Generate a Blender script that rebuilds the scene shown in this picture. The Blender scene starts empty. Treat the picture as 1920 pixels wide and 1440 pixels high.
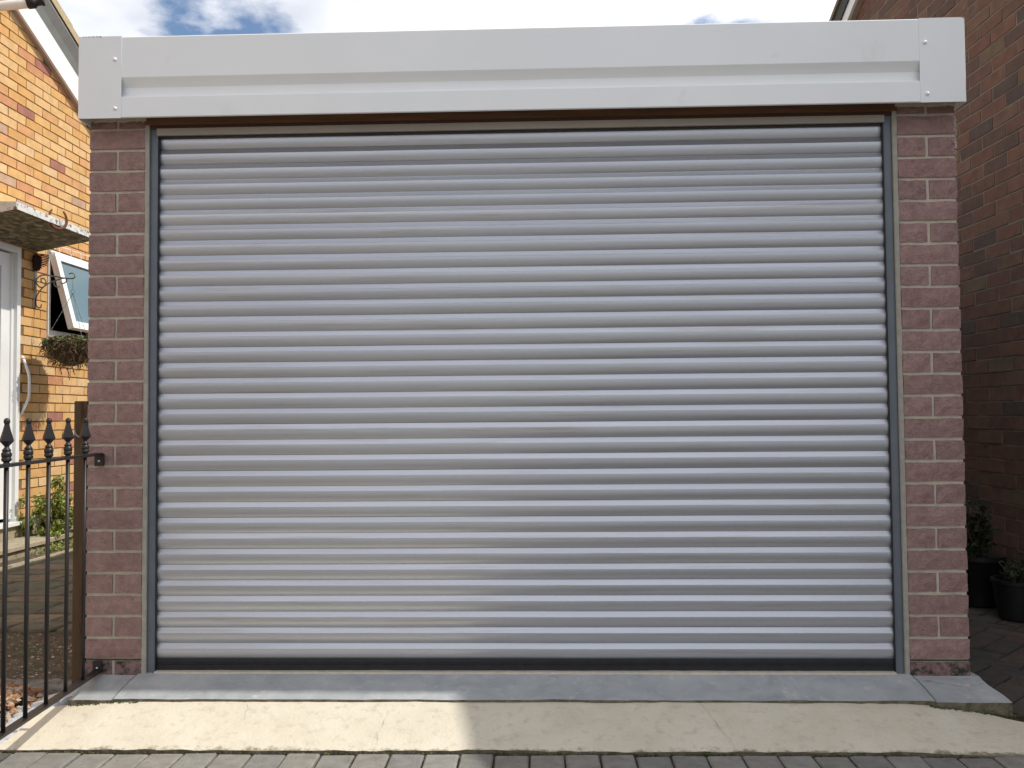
import bpy, math, random
from math import sin, cos, pi, radians, sqrt
from mathutils import Vector, Matrix, noise
random.seed(7)
SC = bpy.context.scene
COL = SC.collection

# ------------------------------------------------------------------ camera
cam_d = bpy.data.cameras.new('camera'); cam = bpy.data.objects.new('camera', cam_d); COL.objects.link(cam)
SC.camera = cam
cam_d.sensor_width = 36.0; cam_d.lens = 1609.0/1920.0*36.0; cam_d.clip_start = 0.05; cam_d.clip_end = 2000
YAW, PITCH, ROLL = 0.03179, 0.036118, -0.0081636
fwd = Vector((-sin(YAW)*cos(PITCH), cos(YAW)*cos(PITCH), sin(PITCH)))
rt = Vector((cos(YAW), sin(YAW), 0)); up = rt.cross(fwd)
r2 = rt*cos(ROLL)+up*sin(ROLL); u2 = -rt*sin(ROLL)+up*cos(ROLL)
M = Matrix((r2, u2, -fwd)).transposed().to_4x4(); M.translation = Vector((0.0759, -3.0352, 0.9031))
cam.matrix_world = M

# ------------------------------------------------------------------ world, sun, exposure
SUN = Vector((0.85, 0.012, 1.0)).normalized()
W = bpy.data.worlds.new('World'); SC.world = W; W.use_nodes = True
nt = W.node_tree; nt.nodes.clear()
def N(t, **k):
    n = nt.nodes.new(t)
    for a, b in k.items(): setattr(n, a, b)
    return n
out = N('ShaderNodeOutputWorld'); bg = N('ShaderNodeBackground')
sky = N('ShaderNodeTexSky', sky_type='NISHITA'); sky.sun_disc = False
sky.sun_elevation = math.asin(SUN.z); sky.sun_rotation = math.atan2(SUN.x, SUN.y)
sky.air_density = 1.0; sky.dust_density = 0.6; sky.ozone_density = 2.0
SKY_STRENGTH = 0.15
tc = N('ShaderNodeTexCoord'); mp = N('ShaderNodeMapping')
mp.inputs['Location'].default_value = (12.37, 1.6, 5.2); mp.inputs['Scale'].default_value = (1.0, 1.0, 1.9)
n1 = N('ShaderNodeTexNoise'); n1.inputs['Scale'].default_value = 4.2; n1.inputs['Detail'].default_value = 9; n1.inputs['Roughness'].default_value = 0.55
n2 = N('ShaderNodeTexNoise'); n2.inputs['Scale'].default_value = 3.6; n2.inputs['Detail'].default_value = 6; n2.inputs['Roughness'].default_value = 0.5
cov = N('ShaderNodeValToRGB'); cov.color_ramp.elements[0].position = 0.37; cov.color_ramp.elements[1].position = 0.45
shd = N('ShaderNodeValToRGB')
shd.color_ramp.elements[0].position = 0.38; shd.color_ramp.elements[0].color = (4.9, 5.2, 5.95, 1)
shd.color_ramp.elements[1].position = 0.60; shd.color_ramp.elements[1].color = (8.7, 8.75, 8.9, 1)
mix = N('ShaderNodeMix', data_type='RGBA')
L = nt.links.new
L(tc.outputs['Generated'], mp.inputs['Vector']); L(mp.outputs['Vector'], n1.inputs['Vector']); L(mp.outputs['Vector'], n2.inputs['Vector'])
L(n1.outputs['Fac'], cov.inputs['Fac']); L(n2.outputs['Fac'], shd.inputs['Fac'])
L(cov.outputs['Color'], mix.inputs['Factor']); L(sky.outputs['Color'], mix.inputs['A']); L(shd.outputs['Color'], mix.inputs['B'])
L(mix.outputs['Result'], bg.inputs['Color']); bg.inputs['Strength'].default_value = SKY_STRENGTH
L(bg.outputs['Background'], out.inputs['Surface'])

sd = bpy.data.lights.new('sun', 'SUN'); so = bpy.data.objects.new('sun', sd); COL.objects.link(so)
sd.energy = 3.9; sd.angle = radians(0.7); sd.color = (1.0, 0.95, 0.86)
so.rotation_euler = SUN.to_track_quat('Z', 'Y').to_euler(); so.location = (4, 0, 6)
SC.view_settings.view_transform = 'Standard'; SC.view_settings.look = 'None'
SC.view_settings.gamma = 1; SC.view_settings.use_curve_mapping = False
SC.view_settings.exposure = -0.05

# ------------------------------------------------------------------ materials
def new_mat(name):
    m = bpy.data.materials.new(name); m.use_nodes = True
    return m, m.node_tree, m.node_tree.nodes['Principled BSDF']
def ramp(nt, cols, interp='LINEAR'):
    r = nt.nodes.new('ShaderNodeValToRGB'); cr = r.color_ramp; cr.interpolation = interp
    n = len(cols)
    while len(cr.elements) < n: cr.elements.new(0.5)
    for i, c in enumerate(cols):
        if len(c) == 4: p, c = c[0], c[1:]
        else: p = i/(n if interp == 'CONSTANT' else max(1, n-1))
        cr.elements[i].position = p; cr.elements[i].color = (*c, 1)
    return r
def mat(name, cols, rough=0.8, scale=8.0, detail=6, metallic=0.0, bump=0.0, bscale=60.0, bdist=0.004, spec=0.5,
        palette=False, vary=0.25, stretch=(1, 1, 1), spots=None, spots2=None, coat=0.0, distort=0.0, rvar=0.0, edge=False):
    """cols: colours blended by noise, or with palette=True one picked per object and per mesh island."""
    m, nt, b = new_mat(name); L = nt.links.new; nn = nt.nodes.new
    tc = nn('ShaderNodeTexCoord'); oi = nn('ShaderNodeObjectInfo'); mp = nn('ShaderNodeMapping')
    sc = nn('ShaderNodeVectorMath'); sc.operation = 'SCALE'; sc.inputs[0].default_value = (37.0, 71.0, 19.0)
    L(oi.outputs['Random'], sc.inputs['Scale']); L(sc.outputs[0], mp.inputs['Location'])
    mp.inputs['Scale'].default_value = stretch; L(tc.outputs['Object'], mp.inputs['Vector'])
    ns = nn('ShaderNodeTexNoise'); ns.inputs['Scale'].default_value = scale; ns.inputs['Detail'].default_value = detail
    ns.inputs['Roughness'].default_value = 0.6; ns.inputs['Distortion'].default_value = distort
    L(mp.outputs[0], ns.inputs['Vector'])
    if palette:
        geo = nn('ShaderNodeNewGeometry'); ad = nn('ShaderNodeMath'); ad.operation = 'ADD'
        L(oi.outputs['Random'], ad.inputs[0]); L(geo.outputs['Random Per Island'], ad.inputs[1])
        fr = nn('ShaderNodeMath'); fr.operation = 'FRACT'; L(ad.outputs[0], fr.inputs[0])
        rp = ramp(nt, cols, 'CONSTANT'); L(fr.outputs[0], rp.inputs['Fac'])
        hv = nn('ShaderNodeHueSaturation'); L(rp.outputs['Color'], hv.inputs['Color'])
        mr = nn('ShaderNodeMapRange'); mr.inputs['From Min'].default_value = 0.3; mr.inputs['From Max'].default_value = 0.7
        mr.inputs['To Min'].default_value = 1-vary; mr.inputs['To Max'].default_value = 1+vary
        L(ns.outputs['Fac'], mr.inputs['Value']); L(mr.outputs[0], hv.inputs['Value'])
        colsock = hv.outputs['Color']
    else:
        rp = ramp(nt, [(0.3+0.4*i/max(1, len(cols)-1), *c) if len(c) == 3 else c for i, c in enumerate(cols)])
        L(ns.outputs['Fac'], rp.inputs['Fac']); colsock = rp.outputs['Color']
    for sp in (spots, spots2):
        if sp:
            col, sscale, lo, hi = sp[:4]
            s = nn('ShaderNodeTexNoise'); s.inputs['Scale'].default_value = sscale; s.inputs['Detail'].default_value = 8; s.inputs['Roughness'].default_value = 0.65
            L(mp.outputs[0], s.inputs['Vector'])
            sr = nn('ShaderNodeMapRange'); sr.inputs['From Min'].default_value = lo; sr.inputs['From Max'].default_value = hi
            L(s.outputs['Fac'], sr.inputs['Value'])
            mx = nn('ShaderNodeMix'); mx.data_type = 'RGBA'; mx.inputs['B'].default_value = (*col, 1)
            L(sr.outputs[0], mx.inputs['Factor']); L(colsock, mx.inputs['A']); colsock = mx.outputs['Result']
    if edge:        # earth and moss washed onto the lowest strip of the ramp
        sx = nn('ShaderNodeSeparateXYZ'); L(tc.outputs['Object'], sx.inputs[0])
        en = nn('ShaderNodeTexNoise'); en.inputs['Scale'].default_value = 22; en.inputs['Detail'].default_value = 9; en.inputs['Roughness'].default_value = 0.7
        L(tc.outputs['Object'], en.inputs['Vector'])
        ml = nn('ShaderNodeMath'); ml.operation = 'MULTIPLY_ADD'; ml.inputs[1].default_value = 0.14; L(en.outputs['Fac'], ml.inputs[0]); L(sx.outputs['Y'], ml.inputs[2])
        er = nn('ShaderNodeMapRange'); er.inputs['From Min'].default_value = -0.318; er.inputs['From Max'].default_value = -0.338
        L(ml.outputs[0], er.inputs['Value'])
        mx = nn('ShaderNodeMix'); mx.data_type = 'RGBA'; mx.inputs['B'].default_value = (0.24, 0.21, 0.14, 1)
        L(er.outputs[0], mx.inputs['Factor']); L(colsock, mx.inputs['A']); colsock = mx.outputs['Result']
    L(colsock, b.inputs['Base Color'])
    b.inputs['Roughness'].default_value = rough; b.inputs['Metallic'].default_value = metallic
    b.inputs['Specular IOR Level'].default_value = spec; b.inputs['Coat Weight'].default_value = coat
    if rvar:
        rr = nn('ShaderNodeMapRange'); rr.inputs['From Min'].default_value = 0.3; rr.inputs['From Max'].default_value = 0.7
        rr.inputs['To Min'].default_value = rough-rvar; rr.inputs['To Max'].default_value = rough+rvar
        L(ns.outputs['Fac'], rr.inputs['Value']); L(rr.outputs[0], b.inputs['Roughness'])
    if bump:
        bn = nn('ShaderNodeTexNoise'); bn.inputs['Scale'].default_value = bscale; bn.inputs['Detail'].default_value = 8; bn.inputs['Roughness'].default_value = 0.62
        L(mp.outputs[0], bn.inputs['Vector'])
        bp = nn('ShaderNodeBump'); bp.inputs['Strength'].default_value = bump; bp.inputs['Distance'].default_value = bdist
        L(bn.outputs['Fac'], bp.inputs['Height']); L(bp.outputs[0], b.inputs['Normal'])
    return m

MT = {}
MT['slat'] = mat('silver_slat_paint', [(0.0, 0.527, 0.542, 0.585), (0.3, 0.550, 0.564, 0.605), (0.6, 0.516, 0.533, 0.574), (0.8, 0.562, 0.573, 0.613)], palette=True, vary=0.05, rough=0.37, metallic=0.72, scale=5, stretch=(0.4, 1, 12),
                 bump=0.3, bscale=70, bdist=0.0007, spots=((0.40, 0.375, 0.335), 4.0, 0.56, 0.80), spots2=((0.34, 0.32, 0.29), 120, 0.70, 0.76))
MT['guide'] = mat('blue_grey_steel', [(0.115, 0.135, 0.16), (0.145, 0.165, 0.19)], rough=0.45, scale=12, metallic=0.15, spots=((0.5, 0.5, 0.48), 45, 0.72, 0.78))
MT['rubber'] = mat('black_rubber', [(0.010, 0.011, 0.014), (0.02, 0.021, 0.025)], rough=0.55, scale=30)
MT['fascia'] = mat('white_coated_steel', [(0.79, 0.815, 0.82), (0.84, 0.855, 0.86)], rough=0.38, scale=3, bump=0.12, bscale=350, bdist=0.0005,
                   spots=((0.68, 0.68, 0.65), 4.0, 0.62, 0.82))
MT['fascia_cap'] = mat('white_coated_steel_cap', [(0.78, 0.80, 0.81), (0.83, 0.845, 0.85)], rough=0.42, scale=3, bump=0.12, bscale=350, bdist=0.0005)
MT['rivet'] = mat('white_rivet', [(0.75, 0.76, 0.78)], rough=0.25)
MT['chip'] = mat('rusty_chip', [(0.25, 0.14, 0.10), (0.4, 0.33, 0.3)], rough=0.9, scale=200)
MT['timber'] = mat('brown_stained_timber', [(0.10, 0.045, 0.018), (0.19, 0.09, 0.04)], rough=0.7, scale=10, stretch=(0.4, 4, 6))
MT['timber_shaded'] = mat('shaded_timber', [(0.05, 0.022, 0.012), (0.07, 0.03, 0.016)], rough=0.7)  # lintel timber with the shade of its recess in the colour
MT['beige'] = mat('beige_metal_head', [(0.30, 0.265, 0.22), (0.34, 0.30, 0.25)], rough=0.45, scale=6)
MT['pillar_mortar'] = mat('pale_mortar', [(0.48, 0.435, 0.355), (0.60, 0.545, 0.45)], rough=0.95, scale=40, bump=0.8, bscale=260, bdist=0.003)
MT['trim'] = mat('beige_cement_edge', [(0.30, 0.29, 0.25), (0.40, 0.38, 0.33)], rough=0.95, scale=35, bump=0.6, bscale=180, bdist=0.002)
MT['pillar_brick'] = mat('mauve_split_face_brick', [(0.0, 0.314, 0.202, 0.188), (0.2, 0.331, 0.213, 0.197), (0.4, 0.297, 0.193, 0.181), (0.6, 0.322, 0.203, 0.187), (0.8, 0.344, 0.223, 0.207)],
                         rough=0.95, palette=True, vary=0.22, scale=45, detail=12, bump=1.0, bscale=130, bdist=0.008, spots=((0.15, 0.095, 0.093), 150, 0.58, 0.72), spots2=((0.44, 0.34, 0.31), 200, 0.64, 0.74))
MT['pillar_brick_stained'] = mat('stained_base_brick', [(0.20, 0.12, 0.12), (0.30, 0.19, 0.18)], rough=0.95, scale=25, bump=1.0, bscale=120, bdist=0.008,
                         spots=((0.035, 0.04, 0.03), 28, 0.48, 0.62), spots2=((0.42, 0.38, 0.33), 90, 0.62, 0.70))
MT['chipped_edge'] = mat('white_chipped_edge', [(0.62, 0.55, 0.5), (0.4, 0.3, 0.28)], rough=0.95, scale=160)
MT['slab'] = mat('blue_grey_painted_concrete', [(0.29, 0.315, 0.33), (0.36, 0.385, 0.395), (0.43, 0.445, 0.45)], rough=0.75, scale=9, detail=9, distort=0.6, bump=0.7, bscale=50, bdist=0.003,
                 spots=((0.50, 0.51, 0.50), 22, 0.58, 0.72), spots2=((0.12, 0.12, 0.12), 60, 0.68, 0.74))
MT['slab_side'] = mat('mossy_slab_side', [(0.10, 0.085, 0.06), (0.22, 0.19, 0.14)], rough=1.0, scale=40, bump=1.0, bscale=60, bdist=0.01, spots=((0.08, 0.10, 0.03), 30, 0.5, 0.65))
MT['cream'] = mat('cream_painted_concrete', [(0.60, 0.545, 0.43), (0.65, 0.60, 0.485), (0.69, 0.645, 0.53)], rough=0.85, scale=5, detail=12, bump=0.8, bscale=80, bdist=0.003,
                  spots=((0.53, 0.47, 0.38), 28, 0.52, 0.72), spots2=((0.22, 0.18, 0.13), 85, 0.685, 0.72), edge=True)
MT['white_cement'] = mat('white_cement', [(0.48, 0.50, 0.52), (0.62, 0.63, 0.63)], rough=0.9, scale=14, bump=0.8, bscale=60, bdist=0.006, spots=((0.22, 0.2, 0.17), 25, 0.6, 0.7))
MT['rough_concrete'] = mat('rough_grey_concrete', [(0.16, 0.155, 0.14), (0.30, 0.30, 0.29)], rough=1.0, scale=25, detail=10, bump=1.0, bscale=60, bdist=0.01, spots=((0.12, 0.10, 0.06), 20, 0.5, 0.65))
MT['crack'] = mat('dark_crack', [(0.05, 0.05, 0.05)], rough=1.0)
MT['seam'] = mat('dark_seam_dirt', [(0.10, 0.105, 0.105), (0.17, 0.175, 0.17)], rough=1.0, scale=60)
MT['joint_fill'] = mat('dark_joint_sand', [(0.05, 0.045, 0.035), (0.10, 0.085, 0.06)], rough=1.0, scale=60, bump=0.7, bscale=200, spots=((0.05, 0.07, 0.02), 9, 0.5, 0.65))
MT['paver_grey'] = mat('grey_block_paver', [(0.0, 0.225, 0.22, 0.20), (0.25, 0.25, 0.245, 0.222), (0.5, 0.205, 0.202, 0.188), (0.75, 0.24, 0.228, 0.205)], rough=0.9, palette=True, vary=0.2, scale=24, detail=9,
                       bump=0.9, bscale=160, bdist=0.003, spots=((0.5, 0.48, 0.43), 130, 0.70, 0.74), spots2=((0.09, 0.085, 0.07), 45, 0.62, 0.74))
MT['paver_brown'] = mat('brown_block_paver', [(0.0, 0.088, 0.070, 0.056), (0.3, 0.074, 0.068, 0.058), (0.6, 0.105, 0.070, 0.055), (0.8, 0.082, 0.074, 0.06)], rough=0.95, palette=True, vary=0.25, scale=20,
                        bump=0.9, bscale=120, bdist=0.004, spots=((0.3, 0.27, 0.24), 110, 0.70, 0.76))
MT['asphalt'] = mat('road_asphalt', [(0.10, 0.095, 0.088), (0.15, 0.142, 0.13)], rough=0.95, scale=3)
MT['soil'] = mat('brown_gravelly_soil', [(0.06, 0.042, 0.026), (0.12, 0.09, 0.06), (0.17, 0.135, 0.095)], rough=1.0, scale=30, detail=10, bump=1.0, bscale=90, bdist=0.012, spots=((0.07, 0.09, 0.03), 4, 0.5, 0.7))
MT['pebble'] = mat('pale_pebbles', [(0.0, 0.42, 0.38, 0.32), (0.15, 0.20, 0.15, 0.10), (0.4, 0.27, 0.21, 0.15), (0.6, 0.14, 0.11, 0.08), (0.8, 0.5, 0.46, 0.4), (0.88, 0.22, 0.16, 0.11)], rough=0.9, palette=True, scale=60)
MT['orange_gravel'] = mat('orange_gravel', [(0.0, 0.40, 0.22, 0.11), (0.2, 0.30, 0.17, 0.10), (0.4, 0.48, 0.33, 0.2), (0.6, 0.22, 0.10, 0.06), (0.8, 0.42, 0.36, 0.27)], rough=0.85, palette=True, scale=60, bump=0.5, bscale=90)
MT['stone'] = mat('mossy_garden_stone', [(0.0, 0.17, 0.135, 0.09), (0.25, 0.13, 0.115, 0.085), (0.5, 0.20, 0.16, 0.11), (0.75, 0.12, 0.12, 0.085)], rough=0.95, palette=True, vary=0.35, scale=14, bump=0.9, bscale=50, bdist=0.006,
                  spots=((0.07, 0.09, 0.03), 7, 0.55, 0.7), spots2=((0.36, 0.33, 0.26), 35, 0.66, 0.74))
MT['step'] = mat('weathered_step_concrete', [(0.30, 0.25, 0.17), (0.42, 0.36, 0.26)], rough=0.95, scale=16, bump=0.8, bscale=70, bdist=0.005, spots=((0.13, 0.12, 0.07), 12, 0.55, 0.7))
MT['yellow_brick'] = mat('yellow_stock_brick', [(0.000, 0.655, 0.385, 0.147), (0.140, 0.686, 0.431, 0.197), (0.290, 0.626, 0.344, 0.120), (0.430, 0.665, 0.411, 0.175), (0.560, 0.615, 0.355, 0.133),
                         (0.690, 0.686, 0.462, 0.238), (0.800, 0.615, 0.323, 0.140), (0.890, 0.553, 0.262, 0.127), (0.935, 0.370, 0.154, 0.113), (0.965, 0.492, 0.319, 0.210)],
                         rough=0.92, palette=True, vary=0.14, scale=14, bump=0.5, bscale=160, bdist=0.003, spots=((0.52, 0.22, 0.07), 7, 0.60, 0.78), spots2=((0.22, 0.15, 0.08), 90, 0.68, 0.76))
MT['yellow_mortar'] = mat('brown_mortar', [(0.20, 0.115, 0.05), (0.29, 0.18, 0.08)], rough=1.0, scale=40, bump=0.6, bscale=200)
MT['red_brick'] = mat('dark_red_brick', [(0.00, 0.172, 0.087, 0.057), (0.15, 0.194, 0.095, 0.062), (0.32, 0.158, 0.084, 0.057), (0.50, 0.131, 0.077, 0.056), (0.62, 0.188, 0.105, 0.066), (0.76, 0.174, 0.084, 0.055), (0.90, 0.110, 0.075, 0.058), (0.95, 0.181, 0.122, 0.073)],
                      rough=0.95, palette=True, vary=0.22, scale=16, bump=0.8, bscale=140, bdist=0.004, spots=((0.075, 0.055, 0.05), 12, 0.58, 0.75))
MT['red_mortar'] = mat('grey_brown_mortar', [(0.22, 0.175, 0.135), (0.28, 0.23, 0.18)], rough=1.0, scale=30, bump=0.7, bscale=160)
MT['upvc'] = mat('white_upvc', [(0.80, 0.80, 0.79), (0.84, 0.84, 0.83)], rough=0.3, scale=3)
MT['barge'] = mat('white_painted_board', [(0.78, 0.78, 0.77), (0.84, 0.84, 0.83)], rough=0.5, scale=6, spots=((0.4, 0.4, 0.4), 35, 0.72, 0.75))
MT['moulding'] = mat('grey_moulding', [(0.30, 0.30, 0.29), (0.36, 0.36, 0.34)], rough=0.7, scale=6)
MT['soffit'] = mat('pinkish_soffit_edge', [(0.40, 0.30, 0.26), (0.46, 0.36, 0.31)], rough=0.8)
MT['shaded_board'] = mat('shaded_green_brown_board', [(0.035, 0.035, 0.026), (0.06, 0.055, 0.04)], rough=0.7, scale=8)  # green-brown board colour, darkened to carry the verge shade
MT['tile'] = mat('concrete_roof_tile', [(0.17, 0.125, 0.08), (0.24, 0.18, 0.12)], rough=0.95, scale=18, bump=0.6, bscale=90)
MT['tile_edge'] = mat('sandy_verge_mortar', [(0.42, 0.33, 0.19), (0.52, 0.43, 0.27)], rough=0.95, scale=25, bump=0.8, bscale=90, bdist=0.006, spots=((0.1, 0.08, 0.05), 20, 0.62, 0.72))
MT['canopy_edge'] = mat('flaking_white_paint', [(0.62, 0.61, 0.58), (0.72, 0.71, 0.68)], rough=0.8, scale=12, bump=0.6, bscale=60, bdist=0.004, spots=((0.16, 0.14, 0.11), 26, 0.53, 0.60))
MT['canopy_under'] = mat('mottled_flaking_concrete', [(0.36, 0.10, 0.082, 0.055), (0.50, 0.21, 0.175, 0.115), (0.62, 0.42, 0.38, 0.27)], rough=0.95, scale=22, detail=10, stretch=(1.2, 0.55, 1.2), bump=0.9, bscale=30, bdist=0.008, spots=((0.16, 0.20, 0.09), 8, 0.55, 0.66))
MT['iron'] = mat('black_painted_iron', [(0.014, 0.012, 0.013), (0.022, 0.019, 0.020)], rough=0.42, scale=20, spec=0.4)
MT['bracket_iron'] = mat('thin_black_iron', [(0.010, 0.009, 0.009)], rough=0.8, spec=0.15)
MT['bolt'] = mat('zinc_bolt', [(0.5, 0.5, 0.5)], rough=0.3, metallic=0.9)
MT['rust'] = mat('rusty_horseshoe_iron', [(0.10, 0.035, 0.018), (0.22, 0.085, 0.04)], rough=0.9, scale=60, bump=0.7, bscale=200)
MT['post_wood'] = mat('brown_stained_post', [(0.070, 0.042, 0.020), (0.12, 0.072, 0.036)], rough=0.8, scale=8, stretch=(6, 6, 0.7), bump=0.4, bscale=60, spots=((0.05, 0.022, 0.010), 4, 0.58, 0.66))
MT['steel'] = mat('polished_steel', [(0.6, 0.6, 0.58)], rough=0.18, metallic=1.0)
MT['shell'] = mat('dark_brown_ornament', [(0.03, 0.012, 0.009), (0.05, 0.02, 0.013)], rough=0.8, scale=30)
MT['cable'] = mat('white_cable', [(0.75, 0.74, 0.70)], rough=0.5)
MT['leaf'] = mat('green_leaves', [(0.0, 0.12, 0.17, 0.03), (0.25, 0.24, 0.28, 0.045), (0.5, 0.08, 0.12, 0.022), (0.7, 0.34, 0.36, 0.07)], rough=0.5, palette=True, scale=20)
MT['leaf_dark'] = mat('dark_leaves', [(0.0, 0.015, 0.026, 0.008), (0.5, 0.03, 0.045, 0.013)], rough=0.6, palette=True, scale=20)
MT['leaf_basket'] = mat('basket_leaves', [(0.0, 0.06, 0.10, 0.03), (0.3, 0.11, 0.15, 0.045), (0.55, 0.09, 0.06, 0.03), (0.7, 0.15, 0.19, 0.07), (0.93, 0.30, 0.11, 0.07)], rough=0.6, palette=True, scale=20)
MT['moss'] = mat('brown_moss_lining', [(0.045, 0.028, 0.014), (0.10, 0.065, 0.03)], rough=1.0, scale=50, bump=1.0, bscale=70, bdist=0.02)
MT['stem'] = mat('dry_brown_stems', [(0.0, 0.10, 0.06, 0.03), (0.5, 0.17, 0.11, 0.055)], rough=0.9, palette=True, scale=20)
MT['ground_moss'] = mat('joint_moss', [(0.0, 0.055, 0.06, 0.02), (0.4, 0.05, 0.035, 0.02), (0.7, 0.10, 0.11, 0.035)], rough=1.0, palette=True, scale=30)
MT['black_plastic'] = mat('black_plastic_pot', [(0.006, 0.006, 0.0065), (0.009, 0.009, 0.0095)], rough=0.6, scale=10)
MT['green_pot'] = mat('glazed_green_pot', [(0.07, 0.09, 0.06), (0.11, 0.13, 0.08)], rough=0.4, scale=8)
MT['sidewall'] = mat('pebbledash_panel', [(0.26, 0.24, 0.21), (0.36, 0.33, 0.29)], rough=1.0, scale=60, bump=1.0, bscale=120, bdist=0.01)
MT['interior'] = mat('dim_interior', [(0.03, 0.03, 0.028)], rough=0.9)
g, gnt, gb = new_mat('window_glass')
gb.inputs['Base Color'].default_value = (0.16, 0.24, 0.26, 1); gb.inputs['Roughness'].default_value = 0.06
gb.inputs['Specular IOR Level'].default_value = 0.8; gb.inputs['Transmission Weight'].default_value = 0.15
MT['glass'] = g
g2, _, gb2 = new_mat('door_glass')
gb2.inputs['Base Color'].default_value = (0.10, 0.11, 0.115, 1); gb2.inputs['Roughness'].default_value = 0.08; gb2.inputs['Specular IOR Level'].default_value = 0.8
MT['door_glass'] = g2

# ------------------------------------------------------------------ mesh helpers
class MB:
    def __init__(s): s.v = []; s.f = []; s.m = []; s.mi = 0; s.sm = False
    def add(s, vs, fs):
        o = len(s.v); s.v += [tuple(v) for v in vs]
        for f in fs: s.f.append(tuple(i+o for i in f)); s.m.append(s.mi)
        return s
    def box(s, x0, x1, y0, y1, z0, z1):
        return s.add([(x0,y0,z0),(x1,y0,z0),(x1,y1,z0),(x0,y1,z0),(x0,y0,z1),(x1,y0,z1),(x1,y1,z1),(x0,y1,z1)],
                     [(0,3,2,1),(4,5,6,7),(0,1,5,4),(1,2,6,5),(2,3,7,6),(3,0,4,7)])
    def bbox(s, x0, x1, y0, y1, z0, z1, b=0.004):
        """box with chamfered edges on top"""
        vs = [(x0,y0,z0),(x1,y0,z0),(x1,y1,z0),(x0,y1,z0),(x0,y0,z1-b),(x1,y0,z1-b),(x1,y1,z1-b),(x0,y1,z1-b),
              (x0+b,y0+b,z1),(x1-b,y0+b,z1),(x1-b,y1-b,z1),(x0+b,y1-b,z1)]
        fs = [(0,1,5,4),(1,2,6,5),(2,3,7,6),(3,0,4,7),(4,5,9,8),(5,6,10,9),(6,7,11,10),(7,4,8,11),(8,9,10,11)]
        return s.add(vs, fs)
    def prism(s, poly, a, b, axis=0):
        """polygon (2D) extruded between a and b along axis; poly coords are the other two axes in order"""
        n = len(poly)
        def P(t, p):
            c = [0, 0, 0]; o = [i for i in range(3) if i != axis]; c[axis] = t; c[o[0]] = p[0]; c[o[1]] = p[1]; return tuple(c)
        vs = [P(a, p) for p in poly]+[P(b, p) for p in poly]
        return s.add(vs, [tuple(range(n-1, -1, -1)), tuple(range(n, 2*n))]+[(i, (i+1) % n, n+(i+1) % n, n+i) for i in range(n)])
    def tube(s, pts, r, seg=8, cap=True):
        pts = [Vector(p) for p in pts]; n = len(pts); base = len(s.v); vs = []; fs = []
        prev = None
        for i, p in enumerate(pts):
            t = (pts[min(i+1, n-1)]-pts[max(i-1, 0)]).normalized()
            ref = prev if prev is not None else (Vector((0, 0, 1)) if abs(t.z) < 0.9 else Vector((0, 1, 0)))
            a = t.cross(ref).normalized() if prev is None else (prev-t*prev.dot(t)).normalized()
            prev = a; b = t.cross(a)
            rr = r[i] if isinstance(r, (list, tuple)) else r
            for k in range(seg):
                an = 2*pi*k/seg; vs.append(p+a*cos(an)*rr+b*sin(an)*rr)
        for i in range(n-1):
            for k in range(seg):
                k2 = (k+1) % seg; fs.append((i*seg+k, i*seg+k2, (i+1)*seg+k2, (i+1)*seg+k))
        if cap: fs.append(tuple(range(seg-1, -1, -1))); fs.append(tuple((n-1)*seg+k for k in range(seg)))
        return s.add(vs, fs)
    def lathe(s, prof, c=(0, 0, 0), seg=12, cap=True):
        vs = []; fs = []; n = len(prof)
        for (r, z) in prof:
            for k in range(seg):
                a = 2*pi*k/seg; vs.append((c[0]+r*cos(a), c[1]+r*sin(a), c[2]+z))
        for i in range(n-1):
            for k in range(seg):
                k2 = (k+1) % seg; fs.append((i*seg+k, i*seg+k2, (i+1)*seg+k2, (i+1)*seg+k))
        if cap: fs.append(tuple(range(seg-1, -1, -1))); fs.append(tuple((n-1)*seg+k for k in range(seg)))
        return s.add(vs, fs)
    def stone(s, c, r, squash=0.6, seg=5):
        """small irregular pebble"""
        vs = [(c[0]+random.uniform(-.2, .2)*r, c[1]+random.uniform(-.2, .2)*r, c[2]+r*squash)]
        a0 = random.random()*6
        for ring, (rr, z) in enumerate(((0.7, 0.55), (1.0, 0.0))):
            for k in range(seg):
                a = a0+2*pi*k/seg+ring*0.3; q = r*rr*random.uniform(.75, 1.15)
                vs.append((c[0]+q*cos(a), c[1]+q*sin(a)*0.85, c[2]+r*squash*z))
        fs = [(0, 1+k, 1+(k+1) % seg) for k in range(seg)]
        fs += [(1+k, 1+seg+k, 1+seg+(k+1) % seg, 1+(k+1) % seg) for k in range(seg)]
        return s.add(vs, fs)
    def leaf(s, c, size, nrm=None):
        d = Vector((random.gauss(0, 1), random.gauss(0, 1), random.gauss(0, 1))).normalized()
        n = (nrm if nrm is not None else Vector((random.gauss(0, 1), random.gauss(0, 1), random.gauss(0.6, 1)))).normalized()
        d = (d-n*d.dot(n)).normalized(); e = d.cross(n); c = Vector(c)
        return s.add([c-d*size, c+e*size*.45+n*size*.12, c+d*size, c-e*size*.45+n*size*.12], [(0, 1, 2, 3)])
    def mesh(s, name, mats, smooth=False):
        me = bpy.data.meshes.new(name); me.from_pydata([tuple(v) for v in s.v], [], s.f)
        for m in (mats if isinstance(mats, (list, tuple)) else [mats]): me.materials.append(m)
        for i, p in enumerate(me.polygons): p.material_index = s.m[i]
        if smooth:
            for p in me.polygons: p.use_smooth = True
        me.update(); return me
    def build(s, name, mats, parent=None, smooth=False, loc=None, sharp=None):
        me = s.mesh(name, mats, smooth)
        if sharp and smooth: me.set_sharp_from_angle(angle=radians(sharp))
        return obj(name, me, parent, loc)
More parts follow.
